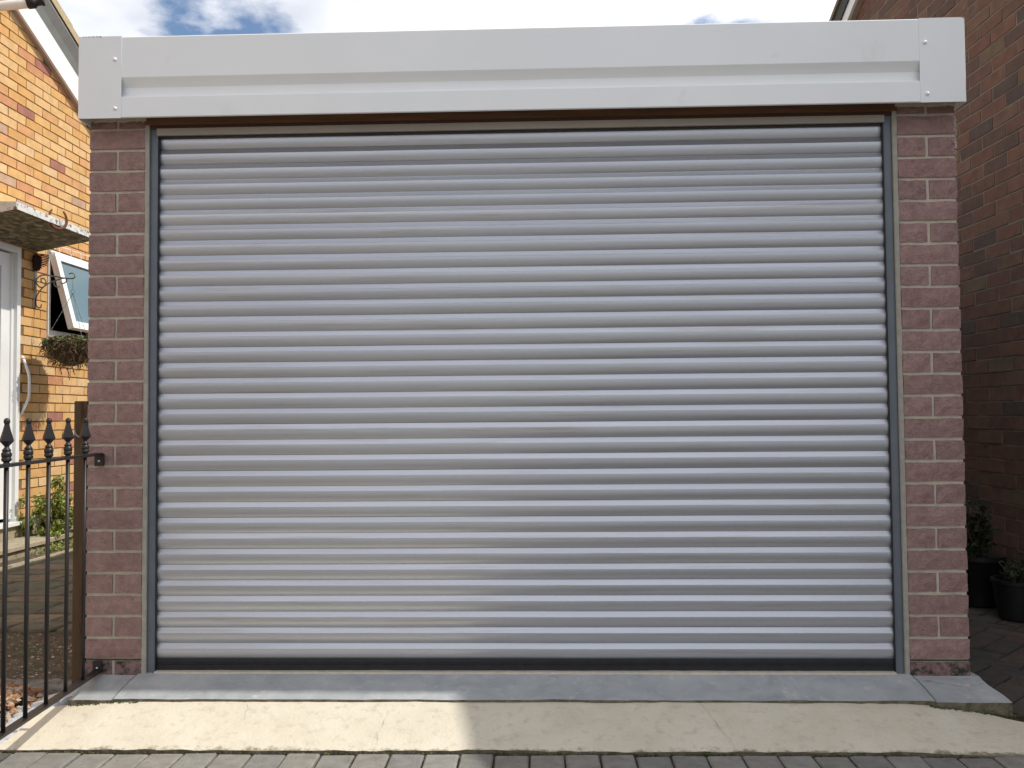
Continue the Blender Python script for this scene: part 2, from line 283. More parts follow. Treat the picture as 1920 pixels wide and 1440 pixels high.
def obj(name, me, parent=None, loc=None):
    o = bpy.data.objects.new(name, me); COL.objects.link(o)
    if parent is not None: o.parent = parent
    if loc is not None: o.location = loc
    return o
def tag(o, label=None, cat=None, group=None, kind=None):
    if label: o['label'] = label
    if cat: o['category'] = cat
    if group: o['group'] = group
    if kind: o['kind'] = kind
    return o
def empty(name, loc, label=None, cat=None, group=None):
    o = bpy.data.objects.new(name, None); COL.objects.link(o); o.location = loc; o.empty_display_size = 0.1
    tag(o, label, cat, group); return o
def part(mb, name, mats, root, smooth=False, sharp=None):
    """mesh given in world coordinates, parented to an un-rotated Empty"""
    o = mb.build(name, mats, root, smooth, sharp=sharp)
    w = Vector((0, 0, 0)); p = root
    while p is not None: w += p.location; p = p.parent
    o.location = -w
    return o
def nz(x, y, z=0.0, s=1.0): return noise.noise(Vector((x*s, y*s, z*s)))

# ------------------------------------------------------------------ ground
gm = MB(); gm.add([(-300, -300, -0.17), (300, -300, -0.17), (300, 300, -0.17), (-300, 300, -0.17)], [(0, 1, 2, 3)])
tag(gm.build('ground', MT['asphalt']), kind='structure')

# driveway of block pavers in front
drv = MB(); drv.box(-3.6, 3.2, -7.0, -0.36, -0.168, -0.130)
drive = tag(drv.build('driveway', MT['joint_fill']), kind='structure')
pv = []
for v in range(4):
    j = lambda: random.uniform(-.0012, .0012)
    m = MB(); w, l, b = 0.0495, 0.098, 0.005
    top = [(-w+b+j(), -l+b+j(), j()), (w-b+j(), -l+b+j(), j()), (w-b+j(), l-b+j(), j()), (-w+b+j(), l-b+j(), j())]
    low = [(-w+j(), -l+j(), -b), (w+j(), -l+j(), -b), (w+j(), l+j(), -b), (-w+j(), l+j(), -b)]
    bot = [(a, c, -0.04) for a, c, _ in low]
    m.add(top+low+bot, [(0,1,2,3)]+[(4+i, 4+(i+1)%4, (i+1)%4, i) for i in range(4)]+[(8+i, 8+(i+1)%4, 4+(i+1)%4, 4+i) for i in range(4)])
    pv.append((m.mesh('paver', MT['paver_grey']), m.mesh('paver', MT['paver_brown'])))
for i in range(-20, 21):
    x = 0.037+0.0527+i*0.1054
    o = obj('paver', pv[random.randrange(4)][0], drive, (x, -0.515+random.uniform(-.003, .003), -0.118+random.uniform(-.0025, .0025)))
    o.rotation_euler = (random.uniform(-.006, .006), random.uniform(-.01, .01), random.uniform(-.012, .012))
# herringbone field behind the soldier course (nearer the camera than the frame shows)
fm = MB()
def herring(x0, x1, y0, y1, cell=0.1):
    out = []
    n = int(max(x1-x0, y1-y0)/cell)+6
    for i in range(-2, n):
        for jx in range(-2, n):
            k = (i-jx) % 4
            if k == 0: out.append((x0+(i+1)*cell, y0+(jx+.5)*cell, pi/2))     # horizontal block
            elif k == 3: out.append((x0+(i+.5)*cell, y0+(jx+1)*cell, 0.0))  # vertical block
    return out
for (x, y, a) in herring(-3.4, 3.1, -6.8, -0.75, 0.105):
    if not (-3.45 < x < 3.05 and -6.9 < y < -0.73): continue
    w, l = (0.1, 0.049) if a else (0.049, 0.1); z = -0.118+random.uniform(-.002, .002)
    fm.bbox(x-w, x+w, y-l, y+l, -0.15, z, 0.005)
o = fm.build('paver_field', MT['paver_grey'], drive); o['kind'] = 'stuff'

# side path of brown block pavers right of the garage, laid herringbone at 45 degrees
sp = MB(); sp.box(1.50, 2.75, -0.40, 6.0, -0.168, -0.122)
path = tag(sp.build('side_path', MT['joint_fill']), kind='structure')
c45, s45 = cos(pi/4), sin(pi/4); cnt = 0; far = MB()
for (x, y, a) in herring(-3.6, 3.6, -3.6, 3.6, 0.105):
    X = 2.0+x*c45-y*s45; Y = 0.8+x*s45+y*c45
    if not (1.50 < X < 2.62 and -0.34 < Y < 3.2): continue
    if X < 1.64 and Y < -0.02: continue
    if X < 1.80 and Y < -0.12: continue
    if Y > 2.4 or cnt > 290: continue
    o = obj('paver', pv[random.randrange(4)][1], path, (X, Y, -0.099+random.uniform(-.003, .003))); cnt += 1
    o.scale = (1.03, 1.03, 1)
    o.rotation_euler = (random.uniform(-.012, .012), random.uniform(-.012, .012), a+pi/4+random.uniform(-.02, .02))

# ------------------------------------------------------------------ concrete threshold (grey) and cream ramp
def slabz(x, y): return -0.004-0.04*min(1, max(0, -y/0.15))+0.0015*nz(x, y, 0, 9)
apron = tag(MB().box(-1.50, 1.52, -0.10, 0.09, -0.17, -0.06).build('threshold', MT['slab_side']), kind='structure')
def grid_part(name, xs, edge_l, edge_r, yfun, ny, zf, bottom, mats, parent):
    """top sheet with sides; columns between left and right edge; yfun(x)->(front,back)"""
    m = MB(); nx = xs; vs = []
    for i in range(nx+1):
        for j in range(ny+1):
            t = i/nx; s = j/ny
            xl = edge_l(s); xr = edge_r(s); x = xl+(xr-xl)*t
            yf, yb = yfun(x); y = yf+(yb-yf)*s
            vs.append((x, y, zf(x, y)))
    fs = [(i*(ny+1)+j, (i+1)*(ny+1)+j, (i+1)*(ny+1)+j+1, i*(ny+1)+j+1) for i in range(nx) for j in range(ny)]
    m.add(vs, fs); m.mi = 1
    rim = [i*(ny+1) for i in range(nx+1)]+[nx*(ny+1)+j for j in range(1, ny+1)]+[i*(ny+1)+ny for i in range(nx-1, -1, -1)]+[j for j in range(ny-1, 0, -1)]
    n = len(rim); top = [vs[k] for k in rim]
    lows = [(p[0]+random.uniform(-.004, .004), p[1]+random.uniform(-.004, .004), bottom) for p in top]
    m.add(top+lows, [(i, n+i, n+(i+1) % n, (i+1) % n) for i in range(n)])
    o = m.build(name, mats, parent); return o
sm = [MT['slab'], MT['slab_side']]
yf = lambda x: (-0.150-0.006*nz(x, 0, 3, 4)-0.003*nz(x, 0, 3, 30)-(0.006 if x > 1.35 else 0), 0.10)
gl = lambda s: -1.372+0.052*s-0.016*sin(s*3.0); gr = lambda s: 1.362-0.045*s+0.014*sin(s*3.0)
grid_part('slab_section', 90, lambda s: gl(s)+0.0025, lambda s: gr(s)-0.0025, yf, 10, lambda x, y: slabz(x, y)+0.0012, -0.10, sm, apron)
grid_part('slab_section', 12, lambda s: -1.525-0.02*s+0.006*sin(s*9), gl, yf, 10, lambda x, y: slabz(x, y)-0.003+0.002*nz(x, y, 0, 14), -0.10, sm, apron)
grid_part('slab_section', 16, gr, lambda s: 1.605-0.05*s+0.005*sin(s*11), yf, 10, lambda x, y: slabz(x, y)-0.002, -0.10, sm, apron)
for fn_ in (gl, gr):
    q = MB(); vs = []
    for i in range(25):
        t = i/24; y = -0.155+0.255*t; x = fn_(t); w = .0016+.0014*abs(nz(t*9, 3)); vs += [(x-w, y, slabz(x, y)+.0016), (x+w, y, slabz(x, y)+.0016)]
    q.add(vs, [(2*i, 2*i+1, 2*i+3, 2*i+2) for i in range(24)]); q.build('seam', MT['seam'], apron)
# fine cracks across the right section, thin recessed-looking strips
def crack(name, pts, w, parent, zf, m='crack'):
    c = MB(); vs = []
    for i, (x, y) in enumerate(pts):
        ww = w*random.uniform(.4, 1.2)
        vs += [(x, y-ww, zf(x, y)+.0022), (x, y+ww, zf(x, y)+.0022)]
    c.add(vs, [(2*i, 2*i+2, 2*i+3, 2*i+1) for i in range(len(pts)-1)]); return c.build(name, MT[m], parent)
def wig(x0, y0, x1, y1, n, amp, seed):
    return [(x0+(x1-x0)*i/n, y0+(y1-y0)*i/n+amp*nz(i*0.37, seed)*1.6) for i in range(n+1)]
crack('crack', wig(1.335, -0.02, 1.49, -0.068, 16, .006, 1)+wig(1.495, -0.066, 1.505, -0.085, 3, .003, 2)+wig(1.51, -0.082, 1.515, -0.062, 3, .003, 3)+wig(1.52, -0.06, 1.575, -0.045, 8, .005, 4), .0016, apron, slabz)
crack('crack', wig(1.40, -0.018, 1.57, -0.028, 16, .004, 7), .0012, apron, slabz)
crack('crack', wig(1.535, -0.062, 1.56, -0.024, 6, .006, 8), .0012, apron, slabz)
crack('crack', wig(-1.50, -0.09, -1.35, -0.02, 14, .007, 9), .0011, apron, slabz)
# pale mortar bead under the door
bm_ = MB(); pts = []
for i in range(80):
    x = -1.30+2.6*i/79; r = .004+.004*abs(nz(x, 0, 5, 7))
    pts.append((x, 0.005-r*1.4, r*.6))
bead = MB(); vs = []
for (x, y, h) in pts: vs += [(x, y, -0.0035), (x, y+.004, h), (x, .03, h)]
bead.add(vs, [(3*i, 3*i+3, 3*i+4, 3*i+1) for i in range(79)]+[(3*i+1, 3*i+4, 3*i+5, 3*i+2) for i in range(79)])
bead.build('mortar_bead', MT['pillar_mortar'], apron)

def rampz(x, y):
    t = min(1, max(0, (-0.15-y)/0.25))
    z = -0.050-0.066*t**1.15
    if x > 1.25: z -= (0.034*min(1, (x-1.25)/0.33)**1.2)*(1-t*0.9)
    if x < -1.36: z -= 0.018*min(1, (-1.36-x)/0.2)*(1-t)
    return z+0.003*nz(x, y, 0, 5)+0.0012*nz(x, y, 4, 22)
def ramp_y(x):
    f = -0.398-0.008*nz(x, 2, 0, 2.2)-0.006*nz(x, 7, 0, 17)
    if x > 1.2: f -= 0.03*min(1, (x-1.2)/0.3)
    b = -0.140
    if x > 1.45: b = -0.140-0.16*((x-1.45)/0.3)**1.3
    return f, b
ramp_o = grid_part('ramp', 150, lambda s: -1.622+0.045*s+0.008*sin(s*7), lambda s: 1.76-0.08*s, ramp_y, 12, rampz, -0.16, [MT['cream'], MT['slab_side']], None)
tag(ramp_o, kind='structure')
for pts in (wig(-0.425, -0.20, -0.44, -0.37, 14, 0, 3), wig(0.60, -0.16, 0.66, -0.39, 16, 0, 5), wig(-0.9, -0.17, -0.885, -0.26, 8, 0, 6)):
    pts = [(x+0.010*nz(i*.31, 4.4), y) for i, (x, y) in enumerate(pts)]
    c = MB(); vs = []
    for (x, y) in pts: w = .0005*random.uniform(.3, 1.4); vs += [(x-w, y, rampz(x, y)+.002), (x+w, y, rampz(x, y)+.002)]
    c.add(vs, [(2*i, 2*i+1, 2*i+3, 2*i+2) for i in range(len(pts)-1)]); c.build('crack', MT['crack'], ramp_o)
# moss and grit in the joints
ms = MB()
for i in range(900):
    x = random.uniform(-1.65, 1.75); f, b = ramp_y(x)
    if nz(x, 0, 9, 3.2) < -0.12 and random.random() < .8: continue
    ms.stone((x, f-0.004+random.gauss(0, .004), -0.124), random.uniform(.002, .0065), .8, 4)
for i in range(500):
    k = random.randint(-19, 19); x = 0.037+k*0.1054+random.gauss(0, .0018)
    ms.stone((x, random.uniform(-.62, -.415), -0.1275), random.uniform(.001, .0035), .9, 4)
for i in range(800):
    x = random.uniform(1.34, 1.66) if random.random() < .7 else random.uniform(-1.53, -1.28)
    y = yf(x)[0]-.004; ms.stone((x, y+random.gauss(0, .005), rampz(x, y)-.001), random.uniform(.0015, .005), .6, 5)
tag(ms.build('moss', MT['ground_moss']), 'dark moss and grit along the edge of the cream ramp', 'moss', kind='stuff')
gr_ = MB()
for i in range(260):
    k = random.randint(-19, 19); x = 0.037+k*0.1054+random.gauss(0, .003)
    if random.random() < .3: x = random.uniform(-1.8, 1.8)
    y = random.uniform(-.62, -.41); gr_.stone((x, y, -.119 if random.random() < .3 else -.124), random.uniform(.001, .0028), .8, 4)
tag(gr_.build('grit', MT['pebble']), 'pale grit caught in the joints of the grey block paving', 'grit', kind='stuff')

# ------------------------------------------------------------------ GARAGE
G = empty('garage', (0, 0, 0), 'single garage with silver roller door, mauve brick pillars and white fascia', 'garage')
def rough_brick(w, h, d, seed, nx=5, nzz=2):
    rnd = random.Random(seed); m = MB(); vs = []
    for i in range(nx+1):
        for j in range(nzz+1):
            edge = i in (0, nx) or j in (0, nzz)
            x = -w/2+w*i/nx; z = -h/2+h*j/nzz
            y = rnd.uniform(-.0028, .0012)+(0.0022 if edge else 0)
            if edge: x += rnd.uniform(-.0012, .0012) if j not in (0, nzz) or i in (0, nx) else 0; z += rnd.uniform(-.0012, .0012)
            vs.append((x, y, z))
    fs = [(i*(nzz+1)+j, (i+1)*(nzz+1)+j, (i+1)*(nzz+1)+j+1, i*(nzz+1)+j+1) for i in range(nx) for j in range(nzz)]
    m.add(vs, fs)
    rim = [i*(nzz+1) for i in range(nx+1)]+[nx*(nzz+1)+j for j in range(1, nzz+1)]+[i*(nzz+1)+nzz for i in range(nx-1, -1, -1)]+[j for j in range(nzz-1, 0, -1)]
    n = len(rim); top = [vs[k] for k in rim]; low = [(p[0], d, p[2]) for p in top]
    m.add(top+low, [(i, (i+1) % n, n+(i+1) % n, n+i)[::-1] for i in range(n)])
    return m
PW0, PW1 = 1.347, 1.549
full = [rough_brick(PW1-PW0, .0650, .10, 10+i) for i in range(5)]
half = [rough_brick((PW1-PW0-.0115)/2, .0650, .10, 30+i, 3, 2) for i in range(5)]
fullm = [m.mesh('brick', MT['pillar_brick']) for m in full]; halfm = [m.mesh('brick', MT['pillar_brick']) for m in half]
fulls = full[2].mesh('brick', MT['pillar_brick_stained']); halfs = half[1].mesh('brick', MT['pillar_brick_stained'])
for side in (-1, 1):
    core = MB(); a, b = sorted((side*(PW0+.001), side*(PW1-.0018)))
    core.box(a, b, 0.0068, 0.12, -0.06, 1.985)
    pil = core.build('pillar', MT['pillar_mortar'], G)
    mort = [0.046+0.0762*k for k in range(26)]     # mortar joint heights; top joint at 1.951
    cx = side*(PW0+PW1)/2
    for k in range(-1, 25):
        z = 0.008 if k == -1 else (mort[k]+mort[k+1])/2
        row_full = (k % 2 == 0)
        if k == -1:
            row_full = side > 0
        meshes = (fulls, halfs) if k == -1 else (random.choice(fullm), None)
        if row_full:
            o = obj('brick', meshes[0], pil, (cx, random.uniform(-.001, .001), z))
            if k == -1: o.scale = (1, 1, .95); o['label'] = 'bottom brick stained dark with moss'
        else:
            for q in (-1, 1):
                me = halfs if k == -1 else random.choice(halfm)
                dx = (PW1-PW0+.011)/4+random.uniform(-.001, .001)
                o = obj('brick', me, pil, (cx+q*dx, random.uniform(-.001, .001), z))
                if k == -1: o.scale = (1, 1, .95)
        if random.random() < .0: pass
    dj = MB(); dj.box(a, b, 0.0028, 0.02, 0.0425, 0.0475); dj.build('damp_joint', MT['joint_fill'], pil)
    # cut course under the fascia, with a pale mortar bed on top
    for q in (-1, 1):
        o = obj('brick', random.choice(halfm), pil, (cx+q*(PW1-PW0+.011)/4, 0, 1.951+.018)); o.scale = (1, 1, .42)
    bed = MB(); vs = []; nn_ = 26
    for i in range(nn_+1):
        x = (PW0-.01+(PW1-PW0+.01)*i/nn_)*side; h = .004*nz(i*.9, side)+.002*random.uniform(-1, 1)
        vs += [(x, -.008, 1.979+h), (x, -.009, 2.0), (x, .05, 2.0), (x, .05, 1.975)]
    fs = []
    for i in range(nn_):
        for j in range(4): fs.append((4*i+j, 4*i+4+j, 4*i+4+(j+1) % 4, 4*i+(j+1) % 4))
    bed.add(vs, fs); bed.build('mortar_bed', MT['pillar_mortar'], pil)
    # beige cement edge beside the guide
    tr = MB(); vs = []; nn_ = 50
    for i in range(nn_+1):
        z = -0.012+1.98*i/nn_; w = .0016*nz(z, side, 0, 9)
        for (x, y) in ((1.329, .008), (1.330, .0005+w), (1.345+w, .0005), (1.350, .012)): vs.append((side*x, y, z))
    tr.add(vs, [(4*i+j, 4*i+j+1, 4*i+5+j, 4*i+4+j) for i in range(nn_) for j in range(3)]); tr.build('cement_edge', MT['trim'], pil)
# white chipped spots on the right pillar's outer edge: thin flakes
fl = MB(); random.seed(5)
for i in range(170):
    z = random.choice((1.914, 1.838))+random.gauss(0, .022); x = 1.549-abs(random.gauss(0, .008)); r = random.uniform(.0006, .0019)
    a = random.random()*6
    fl.add([(x+r*cos(a+t), -0.0052-random.uniform(0, .0008), z+r*sin(a+t)*1.3) for t in (0, 1.5, 3, 4.5)], [(0, 1, 2, 3)])
o = fl.build('chip_marks', MT['chipped_edge'], G); o['kind'] = 'stuff'

# roller door
door = MB().box(-1.32, 1.32, 0.045, 0.06, 0.0, 1.99).build('roller_door', MT['rubber'], G)
Z0, PITCHS, NS = 0.0385, 0.05585, 35
prof = [(0.0000, 0.00440), (0.0002, 0.00106), (0.0020, -0.00158), (0.0060, -0.00431), (0.0110, -0.00686), (0.0170, -0.00889), (0.0230, -0.01030), (0.0290, -0.01118),
        (0.0345, -0.01162), (0.0378, -0.01170), (0.0380, -0.01047), (0.0390, -0.01047), (0.0393, -0.01144), (0.0450, -0.00827), (0.0510, -0.00493), (0.0572, -0.00141)]
m = MB(); vs = []; nxs = 14
for i in range(nxs+1):
    x = -1.312+2.624*i/nxs
    for (z, y) in prof: vs.append((x, y+.0004*sin(i*2.1), z+.0002*sin(i*1.3)))
np_ = len(prof)
m.add(vs, [(i*np_+j, (i+1)*np_+j, (i+1)*np_+j+1, i*np_+j+1) for i in range(nxs) for j in range(np_-1)])
slat_me = m.mesh('slat', MT['slat'], smooth=True); slat_me.set_sharp_from_angle(angle=radians(14))
for k in range(NS):
    rec = (0.0, 0.003, 0.007, 0.012)[max(0, k-NS+4)]
    o = obj('slat', slat_me, door, (random.uniform(-.002, .002), 0.034+rec+random.uniform(-.0006, .0006), Z0+k*PITCHS))
    o.rotation_euler = (random.uniform(-.006, .006)+0.0, 0, 0)
sl = MB(); sl.box(-1.31, 1.31, 0.024, 0.05, -0.003, Z0+.003); sl.box(-1.31, 1.31, 0.020, 0.024, 0.020, 0.0225); sl.box(-1.31, 1.31, 0.020, 0.024, 0.029, 0.0305)
sl.build('bottom_seal', MT['rubber'], door)
for s in (-1, 1):
    gm_ = MB(); a, b = sorted((s*1.3035, s*1.3300))
    gm_.box(a, b, 0.012, 0.075, -0.006, 1.957)
    a2, b2 = sorted((s*1.3022, s*1.3048)); gm_.box(a2, b2, 0.0095, 0.0745, -0.0055, 1.9555)
    gm_.build('guide_rail', MT['guide'], door)
    bs_ = MB(); a3, b3 = sorted((s*1.2998, s*1.3036)); bs_.box(a3, b3, 0.0140, 0.040, 0.002, 1.925); bs_.build('brush_seal', MT['rubber'], door)
hb = MB(); hb.box(-1.3025, 1.3025, 0.000, 0.010, 1.927, 1.952); hb.box(-1.302, 1.302, 0.010, 0.018, 1.940, 1.952)
hb.build('head_board', MT['beige'], G)
tb = MB(); tb.box(-1.53, 1.53, -0.004, 0.040, 2.0, 2.15); tb.box(-1.345, 1.345, -0.004, 0.040, 1.965, 2.0005); tb.build('lintel_board', MT['timber'], G)
tb = MB(); tb.box(-1.345, 1.345, 0.004, 0.040, 1.9525, 1.9675); tb.build('recess_shade_strip', MT['timber_shaded'], G)  # lower lintel edge, recess shade painted as a darker strip

# white fascia: folded steel profile
FT = 2.2565; FB = 1.9665
fp = [(-0.072, FB), (-0.079, FB), (-0.081, FB+.002), (-0.081, 2.0375), (-0.0795, 2.0405), (-0.066, 2.0480), (-0.062, 2.0520), (-0.0605, 2.060), (-0.0600, 2.070), (-0.0605, 2.079),
        (-0.063, 2.083), (-0.0790, 2.1070), (-0.081, 2.1105), (-0.081, FT-.003), (-0.079, FT), (0.02, FT)]
prof = fp+[(0.02, FT-.0025), (-0.0775, FT-.0025)]+[(p[0]+.0022, p[1]) for p in reversed(fp[3:14])]+[(-0.0785, FB+.0025), (-0.072, FB+.0025)]
fa = MB(); fa.prism(prof, -1.5445, 1.5445, 0)
fas = fa.build('fascia', MT['fascia'], G)
for s in (-1, 1):
    c = MB(); x0 = 1.3935; x1 = 1.5485
    xa, xb = s*x0, s*x1
    pts = [(x0, -.0815), (x0, -.0830), (x1-.002, -.0835), (x1, -.0815), (x1+.0005, 0.14), (x1-.0025, 0.14), (x1-.0025, -.0805)]
    pts = [(p[0]*s, p[1]) for p in pts]
    c.prism(pts, FB-.0025, FT+.0015, 2)
    c.add([(s*x0, -.083, FT+.0015), (s*x1, -.083, FT+.0015), (s*x1, .1, FT+.0016), (s*x0, .1, FT+.0016)], [(0, 1, 2, 3)])
    cap = c.build('end_cap', MT['fascia_cap'], fas)
riv = MB(); riv.lathe([(.0072, 0), (.0066, .0022), (.0045, .0042), (.0018, .0051)], (0, 0, 0), 12)
rm = riv.mesh('rivet', MT['rivet'], True)
for (x, z) in ((1.412, 2.173), (1.416, 1.994), (-1.417, 2.174), (-1.415, 1.998)):
    o = obj('rivet', rm, fas, (x, -.0838, z)); o.rotation_euler = (pi/2, 0, 0)
ch = MB(); random.seed(9)
for i in range(9):
    x = -1.53+i*.008+random.uniform(-.003, .003); w = random.uniform(.002, .005)
    ch.add([(x-w, -.0842, FT+.002), (x+w, -.0842, FT+.002), (x+w*.4, -.0842, FT-.001-random.random()*.003)], [(0, 1, 2)])
ch.add([(1.536, -.0842, FT+.002), (1.549, -.0842, FT+.002), (1.549, -.0842, FT-.010), (1.545, -.0842, FT-.002)], [(0, 1, 2, 3)])
ch.build('paint_chips', MT['chip'], fas)
# body behind: side panels, roof, back
bd = MB()
for s in (-1, 1):
    a, b = sorted((s*1.47, s*1.535)); bd.box(a, b, 0.121, 5.2, -0.12, 2.12)
bd.box(-1.469, 1.469, 5.13, 5.2, -0.12, 2.12)
bd.build('side_wall', MT['sidewall'], G)
rf = MB(); vs = []; n_ = 120
for i in range(n_+1):
    x = -1.55+3.1*i/n_; z = 2.195+.018*sin(i*pi/3)
    vs += [(x, -.019, z), (x, 5.3, z-.12), (x, 5.3, z-.135), (x, -.019, z-.03)]
rf.add(vs, [(4*i+j, 4*i+4+j, 4*i+4+(j+1) % 4, 4*i+(j+1) % 4) for i in range(n_) for j in range(4)])
rf.build('roof', MT['sidewall'], G)

# ------------------------------------------------------------------ brick courses for the two houses
def brick_variants(name, m, w=0.215, h=0.065, d=0.03):
    res = []
    for v in range(4):
        j = lambda s=.0015: random.uniform(-s, s)
        f = [(0+random.uniform(-.0015, .0015), -w/2+j(), -h/2+j()), (0+j(), w/2+j(), -h/2+j()), (0+j(), w/2+j(), h/2+j()), (0+j(), -w/2+j(), h/2+j())]
        b = [(-d, p[1], p[2]) for p in f]
        mm = MB(); mm.add(f+b, [(0, 1, 2, 3), (4, 5, 1, 0), (5, 6, 2, 1), (6, 7, 3, 2), (7, 4, 0, 3)]); res.append(mm)
    return res
def lay(wall, sgn, xface, toe, ya, yb, zjoint, ztop, individual, holes, m, phase):
    """stretcher bond on a wall face; wall local coordinates = world. sgn: direction the face looks (+1 = +X)"""
    full = brick_variants('brick', m); halfb = brick_variants('brick', m, w=0.1025)
    fm = [b.mesh('brick', m) for b in full]; hm = [b.mesh('brick', m) for b in halfb]
    st = MB(); n = 0; rot = pi if sgn < 0 else 0
    k0 = int((-0.15-zjoint)/.075); k1 = int((5.6-zjoint)/.075)
    for k in range(k0, k1):
        z = zjoint+(k+.5)*.075; y = ya+((k % 2)*.1125+phase) % .225-.225
        while y < yb:
            y += .225; c = y+.1075
            wdt = 0.215
            if c+.1 > yb or c-.12 < ya: continue
            if z+.02 > ztop(c): continue
            lo, hi = c-wdt/2, c+wdt/2; skip = False
            for (h0, h1, g0, g1) in holes:
                if g0-.02 < z < g1+.02 and lo < h1 and hi > h0:
                    if lo < h0-.05 and hi <= h1: hi = h0-.004          # cut brick before the opening
                    elif hi > h1+.05 and lo >= h0: lo = h1+.004
                    elif lo < h0-.05: hi = h0-.004
                    elif hi > h1+.05: lo = h1+.004
                    else: skip = True
            if skip or z < 0.10 and sgn > 0: continue
            cc = (lo+hi)/2; wd = hi-lo
            x = xface+toe*(cc-1.22)+sgn*random.uniform(0, .0022)
            if individual(cc, z) and n < 298:
                o = obj('brick', random.choice(fm if wd > .12 else hm), wall, (x, cc, z)); n += 1
                o.scale = (1, wd/(.215 if wd > .12 else .1025), 1)
                o.rotation_euler = (random.uniform(-.004, .004), 0, rot-math.atan(toe))
            else:
                hh = .0325; d = -.03*sgn
                a, b = xface+toe*(lo-1.22), xface+toe*(hi-1.22)
                st.add([(a, lo, z-hh), (b, hi, z-hh), (b, hi, z+hh), (a, lo, z+hh), (a+d, lo, z-hh), (b+d, hi, z-hh), (b+d, hi, z+hh), (a+d, lo, z+hh)],
                       [(0, 1, 2, 3), (4, 5, 1, 0), (5, 6, 2, 1), (6, 7, 3, 2), (7, 4, 0, 3)])
    o = st.build('brickwork', m, wall); o['kind'] = 'stuff'
    return n
random.seed(21)

# ------------------------------------------------------------------ LEFT HOUSE (yellow brick)
XL = -3.95
LH = empty('brick_house', (0, 0, 0), 'sunlit yellow brick house with white barge board, left of the garage', 'house')
RY = 1.0                                           # ridge
def lz(y): return 4.018-0.455*(abs(y-RY)-(3.368-RY))
DY0, DY1, DZ0, DZ1 = 2.58, 3.483, 0.12, 2.235      # door opening
WY0, WY1, WZ0, WZ1 = 3.842, 5.02, 1.585, 2.285     # window opening
wl = MB(); xf = XL-.006; xb = XL-.22
def wallpiece(mb, y0, y1, z0, z1f):
    mb.prism([(y0, z0), (y1, z0), (y1, z1f(y1)), (y0, z1f(y0))], xb, xf, 0)
wallpiece(wl, -3.6, RY, -.15, lz); wallpiece(wl, RY, DY0, -.15, lz); wallpiece(wl, DY0, DY1, DZ1, lz); wallpiece(wl, DY1, WY0, -.15, lz)
wallpiece(wl, WY0, WY1, WZ1, lz); wallpiece(wl, WY0, WY1, -.15, lambda y: WZ0); wallpiece(wl, WY1, 6.6, -.15, lz)
wall = wl.build('wall', MT['yellow_mortar'], LH)
lay(wall, 1, XL, 0.0, -3.5, 6.5, 1.107, lambda y: lz(y)+.05, lambda y, z: 3.28 < y < 4.78, [(DY0, DY1, DZ0, DZ1), (WY0, WY1, WZ0, WZ1)], MT['yellow_brick'], 0.055)
pl = MB(); pl.box(XL-.2, XL+.012, DY1, 6.5, -.15, .128); pl.box(XL-.2, XL+.012, -3.6, DY0, -.15, .128); pl.box(XL-.2, XL+.012, DY0, DY1, -.15, .085)
pl.build('plinth', MT['step'], LH)
it = MB(); it.box(XL-2.6, XL-2.5, 1.5, 6.3, -.1, 3); it.box(XL-2.5, XL-.25, 1.5, 6.3, -.1, -.05); it.box(XL-2.5, XL-.25, 1.5, 6.3, 2.6, 2.65); it.box(XL-2.5, XL-.25, 1.45, 1.5, -.1, 2.6); it.box(XL-2.5, XL-.25, 6.3, 6.35, -.1, 2.6)
it.build('room', MT['interior'], LH)
# barge board, soffit strip and verge
def slope_box(mb, x0, x1, ya, yb, off0, off1, f=lz):
    mb.prism([(ya, f(ya)+off0), (yb, f(yb)+off0), (yb, f(yb)+off1), (ya, f(ya)+off1)], x0, x1, 0)
bb = MB(); slope_box(bb, XL+.035, XL+.055, RY, 6.9, 0.004, 0.215); slope_box(bb, XL+.035, XL+.055, -4.4, RY, 0.004, 0.215)
bb.build('barge_board', MT['barge'], LH)
sf = MB(); slope_box(sf, XL-.02, XL+.0345, RY, 6.9, 0.0, 0.35); slope_box(sf, XL-.02, XL+.0345, -4.4, RY, 0.0, 0.35)
sf.build('soffit', MT['soffit'], LH)
rb = MB()
slope_box(rb, XL-7, XL+.10, RY, 6.95, 0.351, 0.40); slope_box(rb, XL-7, XL+.10, -4.45, RY, 0.351, 0.40)
roof = rb.build('roof', MT['tile'], LH)
tm = MB(); tm.mi = 0
Ltile = .36
tm.add([(0, 0, 0), (0, Ltile, -.455*Ltile), (0, Ltile, -.455*Ltile+.080), (0, 0, .068), (-.25, 0, 0), (-.25, Ltile, -.455*Ltile), (-.25, Ltile, -.455*Ltile+.080), (-.25, 0, .068)],
       [(0, 1, 2, 3), (0, 4, 5, 1), (1, 5, 6, 2), (3, 2, 6, 7)])
tm.m = [0, 1, 1, 1]
tme = tm.mesh('verge_tile', [MT['tile_edge'], MT['tile']])
y = RY+.05
while y < 6.7:
    o = obj('verge_tile', tme, roof, (XL+.140+random.uniform(-.004, .004), y, lz(y)+.352+random.uniform(-.003, .006))); y += .315
# grey moulding leaning out between barge board and tiles
uc = MB()
for (ya, yb) in ((-4.4, RY), (RY, 6.9)):
    q = []
    for y in (ya, yb): q += [(XL+.034, y, lz(y)+.2155), (XL+.0545, y, lz(y)+.2155), (XL+.085, y, lz(y)+.270), (XL+.130, y, lz(y)+.335), (XL+.130, y, lz(y)+.3495), (XL+.034, y, lz(y)+.3495)]
    uc.add(q, [(i, (i+1) % 6, 6+(i+1) % 6, 6+i) for i in range(6)])
uc.build('verge_moulding', MT['moulding'], LH)

